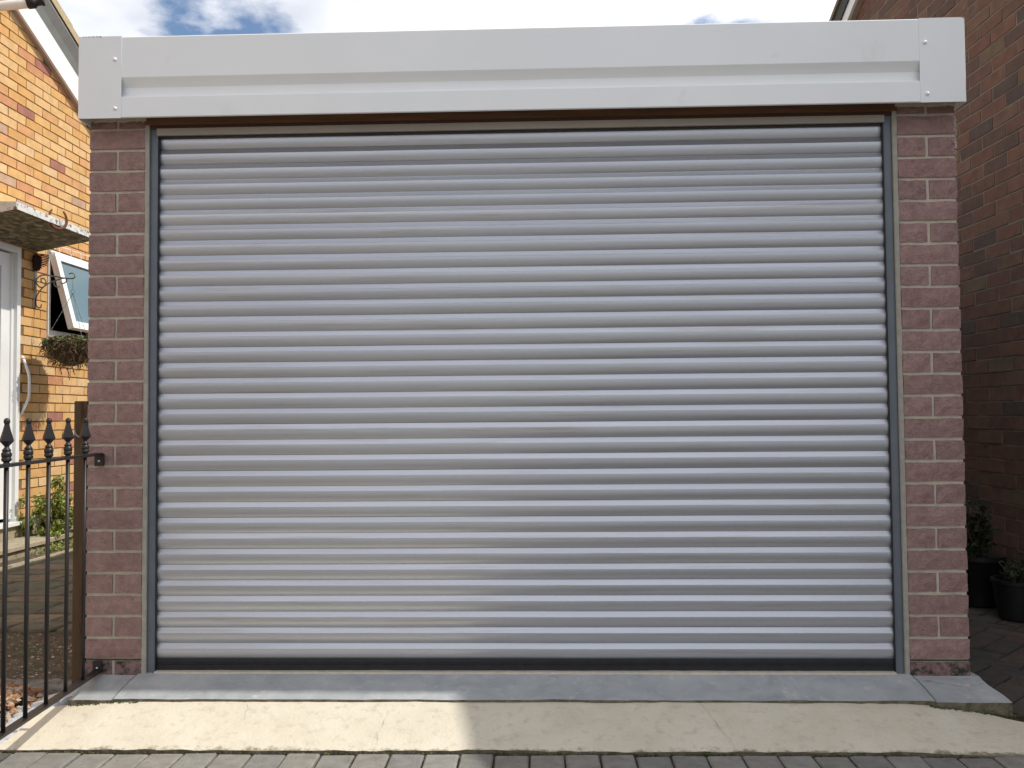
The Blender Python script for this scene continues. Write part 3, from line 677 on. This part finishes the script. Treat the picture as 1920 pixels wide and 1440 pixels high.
# door
dr = MB()   # outer frame
dr.box(XL-.06, XL+.004, DY1-.045, DY1, DZ0, DZ1); dr.box(XL-.06, XL+.004, DY0, DY0+.045, DZ0, DZ1); dr.box(XL-.06, XL+.004, DY0+.045, DY1-.045, DZ1-.05, DZ1)
dr.box(XL-.08, XL-.022, DY1-.075, DY1-.0455, DZ0+.02, DZ1-.05)
dr.box(XL-.08, XL-.022, DY0+.0455, DY0+.075, DZ0+.02, DZ1-.05)
ddoor = dr.build('door', MT['upvc'], LH)
lf = MB(); x0, x1 = XL-.075, XL-.034; a, b = DY0+.076, DY1-.076
lf.box(x0, x1, b-.11, b, DZ0+.03, DZ1-.06); lf.box(x0, x1, a, a+.11, DZ0+.03, DZ1-.06)
lf.box(x0, x1, a+.11, b-.11, DZ1-.17, DZ1-.06); lf.box(x0, x1, a+.11, b-.11, DZ0+.03, DZ0+.20); lf.box(x0, x1, a+.11, b-.11, 1.0, 1.12)
lf.build('leaf', MT['upvc'], ddoor)
gl_ = MB(); gl_.box(XL-.06, XL-.052, a+.11, b-.11, DZ0+.20, 1.0); gl_.box(XL-.06, XL-.052, a+.11, b-.11, 1.12, DZ1-.17); gl_.build('pane', MT['door_glass'], ddoor)
ds = MB(); ds.box(XL-.06, XL+.045, DY0-.02, DY1+.012, DZ0-.028, DZ0-.001); ds.build('sill', MT['upvc'], ddoor)
hd = MB(); hd.box(XL-.033, XL-.02, a+.045, a+.075, 1.15, 1.34); hd.tube([(XL-.02, a+.06, 1.27), (XL+.02, a+.06, 1.27), (XL+.022, a+.17, 1.27)], .008, 8); hd.build('handle', MT['bolt'], ddoor)

# window with an open top-hung sash
wf = MB(); fx0, fx1 = XL-.055, XL+.012; fr = .048; WM = 4.585
wf.box(fx0, fx1, WY0, WY0+fr*.7, WZ0, WZ1); wf.box(fx0, fx1, WY1-fr, WY1, WZ0, WZ1)
wf.box(fx0, fx1, WY0+fr*.7, WY1-fr, WZ1-fr, WZ1); wf.box(fx0, fx1, WY0+fr*.7, WY1-fr, WZ0, WZ0+fr)
wf.box(fx0, fx1, WM-fr/2, WM+fr/2, WZ0+fr, WZ1-fr)
wf.box(fx1+.0005, fx1+.02, WY0-.0, WY1, WZ1-.012, WZ1+.004)
win = wf.build('window', MT['upvc'], LH)
wsil = MB(); wsil.box(XL-.05, XL+.055, WY0-.006, WY1+.02, WZ0-.028, WZ0-.001); wsil.build('sill', MT['upvc'], win)
def sash(y0, y1, z0, z1, ang):
    h = z1-z0; f = .062
    s = MB(); s.box(-.025, .025, 0, f, -h, 0); s.box(-.025, .025, (y1-y0)-f, y1-y0, -h, 0); s.box(-.025, .025, f, (y1-y0)-f, -f, 0); s.box(-.025, .025, f, (y1-y0)-f, -h, -h+f)
    o = s.build('sash', MT['upvc'], win); o.location = (XL+.028, y0, z1); o.rotation_euler = (0, -ang, 0)
    g = MB(); g.box(-.006, .006, f-.002, (y1-y0)-f+.002, -h+f-.002, -f+.002)
    go = g.build('pane', MT['glass'], win); go.location = o.location; go.rotation_euler = o.rotation_euler
sash(WY0+.012, WM-.006, WZ0+.035, WZ1-.018, radians(15))
sash(WM+.006, WY1-.012, WZ0+.035, WZ1-.018, 0.0)

# canopy over the door: thin tapering concrete slab
cn = MB(); cy0, cy1, px = 2.655, 3.70, XL+.475
cn.mi = 1
cn.add([(XL, cy0, 2.400), (px, cy0, 2.385), (px, cy1, 2.385), (XL, cy1, 2.400), (XL, cy0, 2.245), (px, cy0, 2.335), (px, cy1, 2.335), (XL, cy1, 2.245)],
       [(4, 7, 6, 5)]); cn.m = [1]
cn.mi = 0
cn.add([(XL, cy0, 2.400), (px, cy0, 2.385), (px, cy1, 2.385), (XL, cy1, 2.400), (XL, cy0, 2.245), (px, cy0, 2.335), (px, cy1, 2.335), (XL, cy1, 2.245)],
       [(0, 1, 2, 3), (1, 5, 6, 2), (0, 4, 5, 1), (3, 2, 6, 7)])
cn.build('door_canopy', [MT['canopy_edge'], MT['canopy_under']], LH)

# step by the door
stp = MB(); vs = []
stp.bbox(XL+.02, -3.645, 1.6, 3.80, -.034, -.002, .006); stp.box(XL+.02, -3.67, 1.6, 3.77, -.12, -.046)
stp.box(XL+.0205, -3.70, 1.6, 3.75, -.046, -.034)
step = stp.build('door_step', MT['step'])
tag(step, 'weathered concrete door step along the yellow brick wall', 'step')
kb = MB(); vs = []; n_ = 40
for i in range(n_+1):
    y = 1.0+3.0*i/n_; x = -3.50+.05*(y-2.6)/.6*.5+.01*nz(y, 1, 0, 5); 
    vs += [(x-.03, y, -.12), (x-.025, y, -.083+.004*nz(y, 0, 0, 8)), (x+.015, y, -.080+.005*nz(y, 3, 0, 9)), (x+.022, y, -.12)]
kb.add(vs, [(4*i+j, 4*i+4+j, 4*i+5+j, 4*i+1+j) for i in range(n_) for j in range(3)])
tag(kb.build('kerb_edging', MT['step']), 'low pale mortar edging between door step and stone paving', 'edging')

# horseshoe
hs = MB(); pts = []
for i in range(17):
    t = -2.45+4.9*i/16; pts.append((0, .062*sin(t), -.075*cos(t) if abs(t) < 1.57 else -.075*cos(t)*1.15))
hs.tube(pts, [.007+.005*sin(pi*i/16) for i in range(17)], 6)
o = hs.build('horseshoe', MT['rust'], None, True, (px+.012, 3.14, 2.375)); o.rotation_euler = (0, radians(-6), radians(-38))
tag(o, 'rusty horseshoe hanging on the white edge of the door canopy', 'horseshoe')

# grab rail
gr2 = MB(); gy = 3.512
gr2.tube([(XL-.002, gy, 1.372), (XL+.014, gy, 1.362), (XL+.028, gy, 1.335), (XL+.052, gy, 1.265), (XL+.060, gy, 1.225), (XL+.060, gy, 1.09), (XL+.053, gy, 1.055), (XL+.020, gy, .985), (XL+.010, gy, .955), (XL-.002, gy, .925)], .0105, 10)
gr2.tube([(XL, gy, 1.385), (XL+.012, gy, 1.37)], .017, 8)
tag(gr2.build('grab_rail', MT['upvc'], None, True), 'white bowed grab rail on the brick beside the front door', 'rail')

# brown shell ornament with ribs
sh = MB()
for i in range(9):
    z = 2.205-.0125*i; r = .105*sqrt(max(.05, 1-(i/9.5)**2)); vs = []
    pts = [(XL+.010+r*sin(a), 3.665-.028+r*.45*(1-cos(a))-.01, z+.010*cos(a)) for a in [j*pi/2/6 for j in range(7)]]
    sh.tube(pts, .0044, 5)
sh.lathe([(.004, -.068), (.022, -.06), (.032, -.03), (.036, .01), (.034, .045), (.018, .062)], (XL+.024, 3.655, 2.150), 10)
tag(sh.build('ribbed_ornament', MT['shell'], None, True, sharp=40), 'dark brown ribbed shell ornament on the yellow wall above the scroll bracket', 'ornament')

# scroll bracket and basket
BY = 3.667
def P(cx, cy):                       # points of the scroll in its own plane
    return (XL+.003+(cx-450)*.000617, BY, 2.086-(cy-1085)*.000617)
def sm_pts(pl, n=5):
    out = []
    for i in range(len(pl)-1):
        p0 = Vector(pl[max(i-1, 0)]); p1 = Vector(pl[i]); p2 = Vector(pl[i+1]); p3 = Vector(pl[min(i+2, len(pl)-1)])
        for k in range(n):
            t = k/n; out.append(.5*((2*p1)+(-p0+p2)*t+(2*p0-5*p1+4*p2-p3)*t*t+(-p0+3*p1-3*p2+p3)*t**3))
    out.append(Vector(pl[-1])); return out
HB = empty('scroll_bracket', (XL, BY, 1.79), 'black wrought iron scroll bracket holding the hanging basket', 'bracket')
b_ = MB(); b_.box(XL+.001, XL+.008, BY-.011, BY+.011, 1.79, 2.087); part(b_, 'back_plate', MT['bracket_iron'], HB)
b_ = MB(); b_.tube(sm_pts([P(535, 1230), P(533, 1192), P(570, 1188), P(597, 1240), P(560, 1298), P(505, 1290), P(468, 1225), P(495, 1165), P(570, 1140), P(700, 1158), P(830, 1182), P(940, 1190), P(978, 1165), P(962, 1128), P(930, 1120), P(900, 1130)]), .0055, 6)
part(b_, 'arm', MT['bracket_iron'], HB, True)
b_ = MB(); b_.tube(sm_pts([P(540, 1520), P(528, 1562), P(490, 1560), P(465, 1500), P(480, 1400), P(560, 1300), P(650, 1240), P(760, 1200), P(850, 1185), P(868, 1218), P(830, 1252), P(790, 1245)]), .0052, 6)
b_.tube(sm_pts([P(700, 1222), P(706, 1270), P(740, 1300), P(782, 1290)]), .0045, 6)
part(b_, 'brace', MT['bracket_iron'], HB, True)
bx, bz = XL+.312, 1.512
HBK = empty('hanging_basket', (bx, BY, bz-.1), 'hanging basket of trailing green and brown plants on three chains', 'basket')
ch_ = MB()
ht = P(940, 1190)[2]
for i in range(5):
    z = ht-.012-.017*i; ch_.tube([(bx+(.004 if i % 2 else 0)*cos(a), BY+(0 if i % 2 else .004)*cos(a), z+.010*sin(a)) for a in [k*pi/4 for k in range(9)]], .0016, 5)
ch_.tube([(bx+.015*cos(a), BY, ht-.105+.017*sin(a)) for a in [k*pi/6 for k in range(13)]], .0018, 5)
for a in (radians(200), radians(320), radians(80)):
    e = Vector((bx+.2*cos(a), BY+.2*sin(a), bz)); s0 = Vector((bx, BY, ht-.12))
    for k in range(24):
        p0 = s0.lerp(e, k/24); p1 = s0.lerp(e, (k+.75)/24); ch_.tube([p0, p1], .0032 if k % 2 else .0020, 4, False)
part(ch_, 'chain', MT['bracket_iron'], HBK)
bw = MB(); bw.lathe([(.02, -.19), (.09, -.165), (.15, -.11), (.185, -.04), (.2, .0), (.17, .01), (.05, .02)], (bx, BY, bz), 24)
for i, v in enumerate(bw.v): 
    k = 1+.10*nz(v[0], v[1], v[2], 30); bw.v[i] = (bx+(v[0]-bx)*k, BY+(v[1]-BY)*k, v[2]+.008*nz(v[0], v[1], v[2], 40))
part(bw, 'moss_liner', MT['moss'], HBK, True)
random.seed(31)
sb = MB()
for i in range(520):
    a = random.random()*2*pi; t = random.random(); r = .2-.1*t*t; z0 = bz-.185*t
    r *= random.uniform(.9, 1.12); p = Vector((bx+r*cos(a), BY+r*sin(a), z0))
    l = random.uniform(.02, .06); d = Vector((cos(a)*.5+random.gauss(0, .5), sin(a)*.5+random.gauss(0, .5), -random.uniform(.2, 1.3))).normalized()
    sb.tube([p, p+d*l*.5+Vector((0, 0, .004)), p+d*l-Vector((0, 0, .01))], [.0028, .002, .0008], 3, False)
for (dx, l) in ((-.07, .10), (-.01, .14), (.03, .10), (.07, .07), (-.03, .06)):
    p = Vector((bx+dx, BY-.05, bz-.165)); sb.tube([p, p+Vector((.006, 0, -l*.5)), p+Vector((.018, 0, -l))], [.003, .003, .002], 4, False)
    for k in range(14): sb.leaf(p+Vector((.012*k/14, 0, -l*k/14))+Vector((random.gauss(0, .005), 0, 0)), .008)
part(sb, 'dry_stems', MT['stem'], HBK)
lb = MB()
for i in range(1500):
    a = random.random()*2*pi; r = .215*sqrt(random.random()); z = bz+.005+.055*random.random()*(1-r/.32)-max(0, r-.16)*random.uniform(0, 1.6)
    lb.leaf((bx+r*cos(a), BY+r*sin(a), z), random.uniform(.010, .021))
o = part(lb, 'foliage', MT['leaf_basket'], HBK)

# icicle cable above the window
cb = MB(); pts = []
for i in range(24):
    y = 3.80+.9*i/23; pts.append((XL+.03, y, 2.345-.004*abs(sin(i*.8))))
cb.tube(pts, .0038, 5)
for i, (y, l) in enumerate(((3.80, .09), (3.955, .22), (4.125, .12), (4.29, .20), (4.45, .13), (4.60, .18))):
    cb.tube([(XL+.03, y, 2.343), (XL+.033, y+.012, 2.343-l*.3), (XL+.036, y+.02+.01*(i % 2), 2.343-l*.7), (XL+.05, y+.03, 2.343-l)], .0030, 5)
    cb.lathe([(.001, -.012), (.005, -.005), (.004, .005)], (XL+.05, y+.03, 2.343-l), 6)
tag(cb.build('icicle_light_cable', MT['cable']), 'white icicle light cable with short drops strung above the window', 'light cable')

# white pipe with black end high on the wall
PE = empty('overflow_pipe', (XL, 3.05, 4.02), 'white pipe with black elbow end sticking out under the barge board', 'pipe')
p_ = MB(); p_.tube([(XL-.02, 3.02, 3.915), (XL+.30, 3.10, 3.985)], .036, 14); part(p_, 'tube', MT['upvc'], PE, True, 50)
p_ = MB(); p_.lathe([(.040, 0), (.044, .01), (.044, .045), (.040, .055), (.030, .062), (.028, .10), (.033, .104), (.033, .118), (.020, .12)], (0, 0, 0), 14)
o = p_.build('elbow', MT['black_plastic'], PE, True); o.location = Vector((XL+.265, 3.09, 3.978))-PE.location; o.rotation_euler = Vector((.32, .08, .07)).to_track_quat('Z', 'Y').to_euler()

# steel lamp drum by the wall
st = MB(); sx, sy_ = -3.86, 3.58
st.lathe([(.035, 0), (.035, .01), (.048, .012), (.048, .045), (.040, .05), (.040, .09), (.052, .095), (.052, .15), (.046, .156), (.01, .158)], (sx, sy_, .0), 18)
tag(st.build('steel_canister', MT['steel'], None, True, sharp=35), 'small shiny steel canister on the step against the brick wall', 'canister')

# bush
random.seed(44)
BS = empty('bush', (-3.80, 3.74, -.09), 'small bushy yellow green shrub at the foot of the yellow wall', 'shrub')
bs = MB()
for i in range(26):
    a = random.random()*6.28; r = random.uniform(.03, .2)
    bs.tube([(-3.80+.02*cos(a), 3.74+.02*sin(a), -.09), (-3.80+r*.5*cos(a), 3.74+r*.7*sin(a), .08), (-3.80+r*cos(a)*.6, 3.74+r*1.0*sin(a), random.uniform(.18, .36))], [.005, .004, .002], 4, False)
part(bs, 'branches', MT['stem'], BS)
bs = MB()
cl = [(max(-.12, random.gauss(.01, .085)), random.gauss(-.02, .13), random.uniform(.02, .34)) for _ in range(95)]+[(0.02, .02, .40), (-.02, .03, .44), (.04, -.02, .36), (0, .04, .47)]
for (cx_, cy_, cz_) in cl:
    for k in range(62):
        d = Vector((random.gauss(0, 1), random.gauss(0, 1), random.gauss(0, 1))).normalized()*random.uniform(.008, .052)
        bs.leaf(Vector((-3.80+cx_, 3.74+cy_, -.06+cz_))+d, random.uniform(.011, .020))
part(bs, 'foliage', MT['leaf'], BS)
gc = MB()
for i in range(650):
    x = random.gauss(-3.60, .07); y = random.gauss(3.50, .2); gc.leaf((x, y, -.09+random.random()*.05), random.uniform(.006, .014))
tag(gc.build('ground_cover', MT['leaf']), 'low green weeds below the shrub at the end of the step', 'weeds', kind='stuff')

# ------------------------------------------------------------------ left garden ground
random.seed(3)
gs = MB(); vs = []; nx_, ny_ = 50, 120
def gz(x, y):
    return -0.094+.010*nz(x, y, 0, 3)+.006*nz(x, y, 5, 14)+.003*nz(x, y, 9, 45)-.02*max(0, min(1, (-.45-y)/.5))
for i in range(nx_+1):
    for j in range(ny_+1):
        y = -.62+7.0*j/ny_; xr = -1.55 if y > .08 else (-1.60 if y > -.1 else -1.72); x = -3.96+(xr+3.96)*i/nx_; vs.append((x, y, gz(x, y)))
gs.add(vs, [(i*(ny_+1)+j, (i+1)*(ny_+1)+j, (i+1)*(ny_+1)+j+1, i*(ny_+1)+j+1) for i in range(nx_) for j in range(ny_)])
soil = tag(gs.build('garden_soil', MT['soil'], None, True), kind='structure')
pb = MB()
for i in range(9000):
    x = random.uniform(-2.9, -1.60); y = random.uniform(-.1, 1.45)
    if random.random() < (y-.8)*1.2: continue
    pb.stone((x, y, gz(x, y)-.002), random.uniform(.003, .008)*random.choice((.5, .6, .8, 1, 1.5)), .7, 5)
for i in range(900):
    x = random.uniform(-3.55, -1.7); y = random.uniform(.9, 3.6); pb.stone((x, y, gz(x, y)+.002), random.uniform(.002, .006), .7, 5)
tag(pb.build('gravel', MT['pebble']), 'brown soil gravel with pale pebbles behind the railing', 'gravel', kind='stuff')
og = MB()
for i in range(420):
    x = random.gauss(-1.83, .09); y = random.gauss(-.10, .085)
    if x > -1.66: continue
    h = .035*max(0, 1-((x+1.83)/.2)**2-((y+.10)/.18)**2); og.stone((x, y, -.085+h+random.random()*.01), random.uniform(.007, .019), .75, 6)
tag(og.build('orange_gravel', MT['orange_gravel']), 'heap of orange and cream gravel by the foot of the railing', 'gravel', kind='stuff')
# irregular stone paving
stones = tag(MB().box(-3.42, -1.95, .86, 4.4, -.16, -.105).build('stone_path', MT['soil']), kind='structure')
ys = [.92]
while ys[-1] < 3.9: ys.append(ys[-1]+random.uniform(.13, .26))
for r in range(len(ys)-1):
    x = -3.40+random.uniform(0, .1)
    while x < -1.98:
        w = random.uniform(.18, .42); x2 = min(x+w, -1.96)
        if x2-x > .09:
            g_ = .008; poly = []
            for (a, b) in ((x+g_, ys[r]+g_), ((x+x2)/2, ys[r]+g_*.6), (x2-g_, ys[r]+g_), (x2-g_*.5, (ys[r]+ys[r+1])/2), (x2-g_, ys[r+1]-g_), ((x+x2)/2, ys[r+1]-g_*.6), (x+g_, ys[r+1]-g_), (x+g_*.5, (ys[r]+ys[r+1])/2)):
                poly.append((a+random.uniform(-.012, .012)+.10*(b-2), b+random.uniform(-.012, .012)))
            cxp = sum(p[0] for p in poly)/8; cyp = sum(p[1] for p in poly)/8; zt = -.078+random.uniform(-.006, .005)
            s_ = MB(); vs = [(cxp+(p[0]-cxp)*.93, cyp+(p[1]-cyp)*.93, zt+random.uniform(-.002, .002)) for p in poly]+[(p[0], p[1], zt-.010) for p in poly]+[(p[0], p[1], -.13) for p in poly]
            s_.add(vs, [tuple(range(8))]+[(8+i, 8+(i+1) % 8, (i+1) % 8, i) for i in range(8)]+[(16+i, 16+(i+1) % 8, 8+(i+1) % 8, 8+i) for i in range(8)])
            s_.build('paving_stone', MT['stone'], stones)
        x = x2
# small concrete strip and cement haunching beside the post
cs = MB(); vs = []; n_ = 14
for i in range(n_+1):
    x = -2.02+.40*i/n_; vs += [(x, .075-.03*(1-i/n_)+.02*nz(x, 0, 0, 20), -.080+.006*nz(x, 1, 0, 20)), (x, .20+.03*nz(x, 3, 0, 15), -.084+.006*nz(x, 4, 0, 20)), (x, .22, -.12), (x, .06-.03*(1-i/n_), -.12)]
cs.add(vs, [(4*i+j, 4*i+4+j, 4*i+4+(j+1) % 4, 4*i+(j+1) % 4) for i in range(n_) for j in range(4)])
tag(cs.build('concrete_strip', MT['rough_concrete']), 'rough grey concrete strip in the gravel left of the wooden post', 'concrete')
wc = MB(); vs = []; n_ = 40
for i in range(n_+1):
    t = i/n_; y = -.75+.98*t; xo = -1.665-.02*nz(t*7, 2)-.05*max(0, 1-abs(t-.55)*5)-.03*(1-t)
    if .38 < t < .47: xo = -1.60
    q = min(1, max(0, (-.10-y)/.10)); xi = -.085*q; zi = rampz(-1.58, y)-.004 if y < -.15 else -.044
    vs += [(xo+xi, y, -.105-.02*q), (xo+.02+xi, y, -.072-.03*q+.01*nz(y, 3, 0, 12)), (-1.575+xi*.8, y, zi-.004+.005*nz(y, 1, 0, 14)), (-1.525+xi, y, zi-.002), (-1.515+xi, y, -.13)]
wc.add(vs, [(5*i+j, 5*i+5+j, 5*i+6+j, 5*i+1+j) for i in range(n_) for j in range(4)])
tag(wc.build('cement_haunching', MT['white_cement']), 'lumpy whitish cement haunching under the railing beside the gravel', 'cement')

# wooden post
po = MB(); a0, a1, b0, b1 = -1.651, -1.603, .10, .17
po.bbox(a0, a1, b0, b1, -.10, .968, .003)
PO = po.build('wooden_post', MT['post_wood']); tag(PO, 'brown wooden post standing against the left side of the garage', 'post')
hk = MB(); hk.tube([(-1.645+.022*(1-cos(t)), b0-.010, .865-.030*sin(t)) for t in [k*pi/10 for k in range(11)]], .0028, 6)
hk.tube([(-1.601, b0-.010, .865), (-1.601, b0+.02, .875)], .0028, 6)
hk.build('wire_loop', MT['bracket_iron'], PO)

# ------------------------------------------------------------------ railing
FX0, FY0, FX1, FY1 = -1.4975, -.0135, -1.389, -.716
fd = Vector((FX1-FX0, FY1-FY0, 0)).normalized(); fn = Vector((-fd.y, fd.x, 0))
RA = empty('iron_railing', (FX0, FY0, 0), 'black iron railing with spear finials bolted to the left pillar', 'railing')
def bar(name, p0, p1, w, h, mb=None):
    p0 = Vector(p0); p1 = Vector(p1); m = mb or MB(); a = fn*w/2; u = Vector((0, 0, h/2))
    m.add([p0-a-u, p0+a-u, p1+a-u, p1-a-u, p0-a+u, p0+a+u, p1+a+u, p1-a+u], [(0,1,2,3),(4,7,6,5),(0,4,5,1),(1,5,6,2),(2,6,7,3),(3,7,4,0)])
    return m
E0 = Vector((FX0, FY0+.05, 0)); E1 = Vector((FX0, FY0, 0))+fd*1.20
zt = lambda p: .777+.0155*((p-E1).length*0+(Vector((FX0, FY0, 0))-p).length)
S0 = Vector((FX0, FY0, 0))
part(bar('r', S0+Vector((0, 0, .7755)), E1+Vector((0, 0, .7765)), .025, .009), 'top_rail', MT['iron'], RA)
part(bar('r', S0+Vector((0, 0, .008)), E1+Vector((0, 0, .078)), .028, .008), 'bottom_rail', MT['iron'], RA)
fin_p = [(.0085, 0), (.0075, .004), (.0125, .008), (.0135, .013), (.0115, .017), (.0135, .021), (.0135, .028), (.010, .033), (.0120, .037), (.0060, .044), (.0055, .047),
         (.0185, .062), (.0180, .065), (.0105, .090), (.0062, .108), (.0058, .112)]
fm_ = MB(); 
def octa(mb, prof):
    for i in range(len(prof)-1):
        pass
fm_.lathe(fin_p[:11], (0, 0, 0), 12); fm_.lathe(fin_p[10:14]+[(.0062, .108)], (0, 0, 0), 6, False)
fm_.lathe([(.001, .106), (.006, .108), (.0082, .113), (.0085, .117), (.0070, .122), (.0035, .125), (.0005, .1258)], (0, 0, 0), 10)
finm = fm_.mesh('finial', MT['iron'], True); finm.set_sharp_from_angle(angle=radians(38))
dists = [.134, .283, .433, .576, .713, .855, .995, 1.135]
for d in dists:
    p = Vector((FX0, FY0, 0))+fd*d; zb = .010+.058*d; ztop = .777+.001*d
    bm = MB(); bm.tube([p+Vector((0, 0, zb)), p+Vector((0, 0, ztop))], .0062, 10); part(bm, 'baluster', MT['iron'], RA, True)
    o = obj('finial', finm, RA, (p.x-FX0, p.y-FY0, ztop+.003)); o.rotation_euler = (0, 0, .3)
for (z, h) in ((.755, .044), (.024, .040)):
    pm = MB(); pm.box(-1.5140, -1.4810, -.0125, -.0065, z-h/2, z+h/2)
    pl_ = part(pm, 'wall_bracket', MT['iron'], RA)
    bo = MB(); bo.lathe([(.0045, 0), (.0045, .003), (.002, .0045)], (0, 0, 0), 8)
    o = bo.build('bolt', MT['bolt'], pl_, True); o.location = (-1.4975, -.0125, z-.004); o.rotation_euler = (pi/2, 0, 0)
ep = MB(); p = E1; ep.box(p.x-.02, p.x+.02, p.y-.02, p.y+.02, -.12, .86); part(ep, 'end_post', MT['iron'], RA)

# ------------------------------------------------------------------ RIGHT HOUSE (dark red brick)
random.seed(77)
RX, TOE = 2.48, -.0349
RH = empty('brick_house', (0, 0, 0), 'shaded dark red brick house with pale barge board, right of the garage', 'house')
RRY = 2.52
def rz(y): return 3.842-.50*(abs(y-RRY)-(3.064-RRY))
rx = lambda y: RX+TOE*(y-1.22)
wr = MB()
for (y0, y1) in ((-1.7, RRY), (RRY, 7.2)):
    q = []
    for (y, z) in ((y0, -.15), (y1, -.15), (y1, rz(y1)), (y0, rz(y0))):
        q.append((rx(y)+.0015, y, z))
    b4 = [(p[0]+.22, p[1], p[2]) for p in q]
    wr.add(q+b4, [(3, 2, 1, 0), (4, 5, 6, 7), (0, 1, 5, 4), (1, 2, 6, 5), (2, 3, 7, 6), (3, 0, 4, 7)])
# front wall and body
wr.box(rx(-1.7)+.23, rx(-1.7)+6, -1.7, -1.5, -.15, 2.3)
wallr = wr.build('wall', MT['red_mortar'], RH)
def vis(y, z):
    return 1.13 < y < 1.98 or (1.98 <= y < 3.45 and z > .86+.458*(y+3.035)-.10)
nR = lay(wallr, -1, RX, TOE, -1.68, 7.0, 2.079, lambda y: rz(y)+.04, vis, [], MT['red_brick'], .03)
def rslope(mb, d0, d1, ya, yb, o0, o1):
    q = [(rx(ya)-d0, ya, rz(ya)+o0), (rx(yb)-d0, yb, rz(yb)+o0), (rx(yb)-d0, yb, rz(yb)+o1), (rx(ya)-d0, ya, rz(ya)+o1)]
    b4 = [(rx(p[1])-d1, p[1], p[2]) for p in q]
    mb.add(q+b4, [(0, 1, 2, 3), (7, 6, 5, 4), (0, 4, 5, 1), (1, 5, 6, 2), (2, 6, 7, 3), (3, 7, 4, 0)])
for nm, mt, a in (('soffit', 'soffit', (-.02, .0395, .0, .22)), ('barge_board', 'barge', (.040, .058, .004, .105)), ('shaded_barge_board', 'shaded_board', (.0405, .070, .106, .23))):  # last board is the upper barge, its shade put into the dark colour
    b_ = MB()
    rslope(b_, a[0], a[1], RRY, 7.5, a[2], a[3]); rslope(b_, a[0], a[1], -2.0, RRY, a[2], a[3]); b_.build(nm, MT[mt], RH)
rb = MB()
rslope(rb, -6.2, .085, RRY, 7.5, .231, .27); rslope(rb, -6.2, .085, -2.0, RRY, .231, .27)
rb.build('roof', MT['tile'], RH)

# plants and pots in the dark gap on the right
def plant(root, c, n, r, h, size, m, seed, droop=0):
    random.seed(seed); b1 = MB(); b2 = MB()
    for i in range(n):
        a = random.random()*6.28; l = random.uniform(.5, 1)*h; rr = random.uniform(.2, 1)*r
        p0 = Vector(c)+Vector((.02*cos(a), .02*sin(a), 0)); p1 = Vector(c)+Vector((rr*.5*cos(a), rr*.5*sin(a), l*.6)); p2 = Vector(c)+Vector((rr*cos(a), rr*sin(a), l))
        b1.tube([p0, p1, p2], [.004, .003, .0012], 4, False)
        for k in range(16):
            t = random.uniform(.25, 1); q = p0.lerp(p1, t/.6) if t < .6 else p1.lerp(p2, (t-.6)/.4)
            b2.leaf(q+Vector((random.gauss(0, .018), random.gauss(0, .018), random.gauss(0, .015))), random.uniform(.7, 1.3)*size)
    part(b1, 'stems', MT['stem'], root); part(b2, 'foliage', MT[m], root)
P1 = empty('potted_plant', (2.36, 1.20, -.09), 'dark plant in a wide black plastic pot against the red wall', 'plant')
p_ = MB(); p_.lathe([(.080, 0), (.094, .09), (.103, .165), (.110, .168), (.110, .185), (.098, .185), (.095, .16), (.02, .155)], (2.36, 1.20, -.09), 22); part(p_, 'pot', MT['black_plastic'], P1, True, 40)
plant(P1, (2.36, 1.20, .06), 20, .11, .12, .015, 'leaf_dark', 91)
P2 = empty('potted_plant', (2.34, 1.52, -.09), 'tall dark leafy plant in a pot close behind the right pillar', 'plant')
p_ = MB(); p_.lathe([(.09, 0), (.12, .22), (.13, .23), (.13, .25), (.115, .25), (.02, .22)], (2.34, 1.52, -.09), 20); part(p_, 'pot', MT['black_plastic'], P2, True, 40)
plant(P2, (2.34, 1.52, .12), 40, .11, .30, .022, 'leaf_dark', 92)
P3 = MB(); P3.lathe([(.045, 0), (.055, .05), (.06, .09), (.064, .094), (.058, .10), (.05, .08), (.01, .07)], (2.40, 1.02, -.09), 18)
tag(P3.build('plant_pot', MT['green_pot'], None, True), 'small glazed green pot at the edge beside the black pot', 'pot')
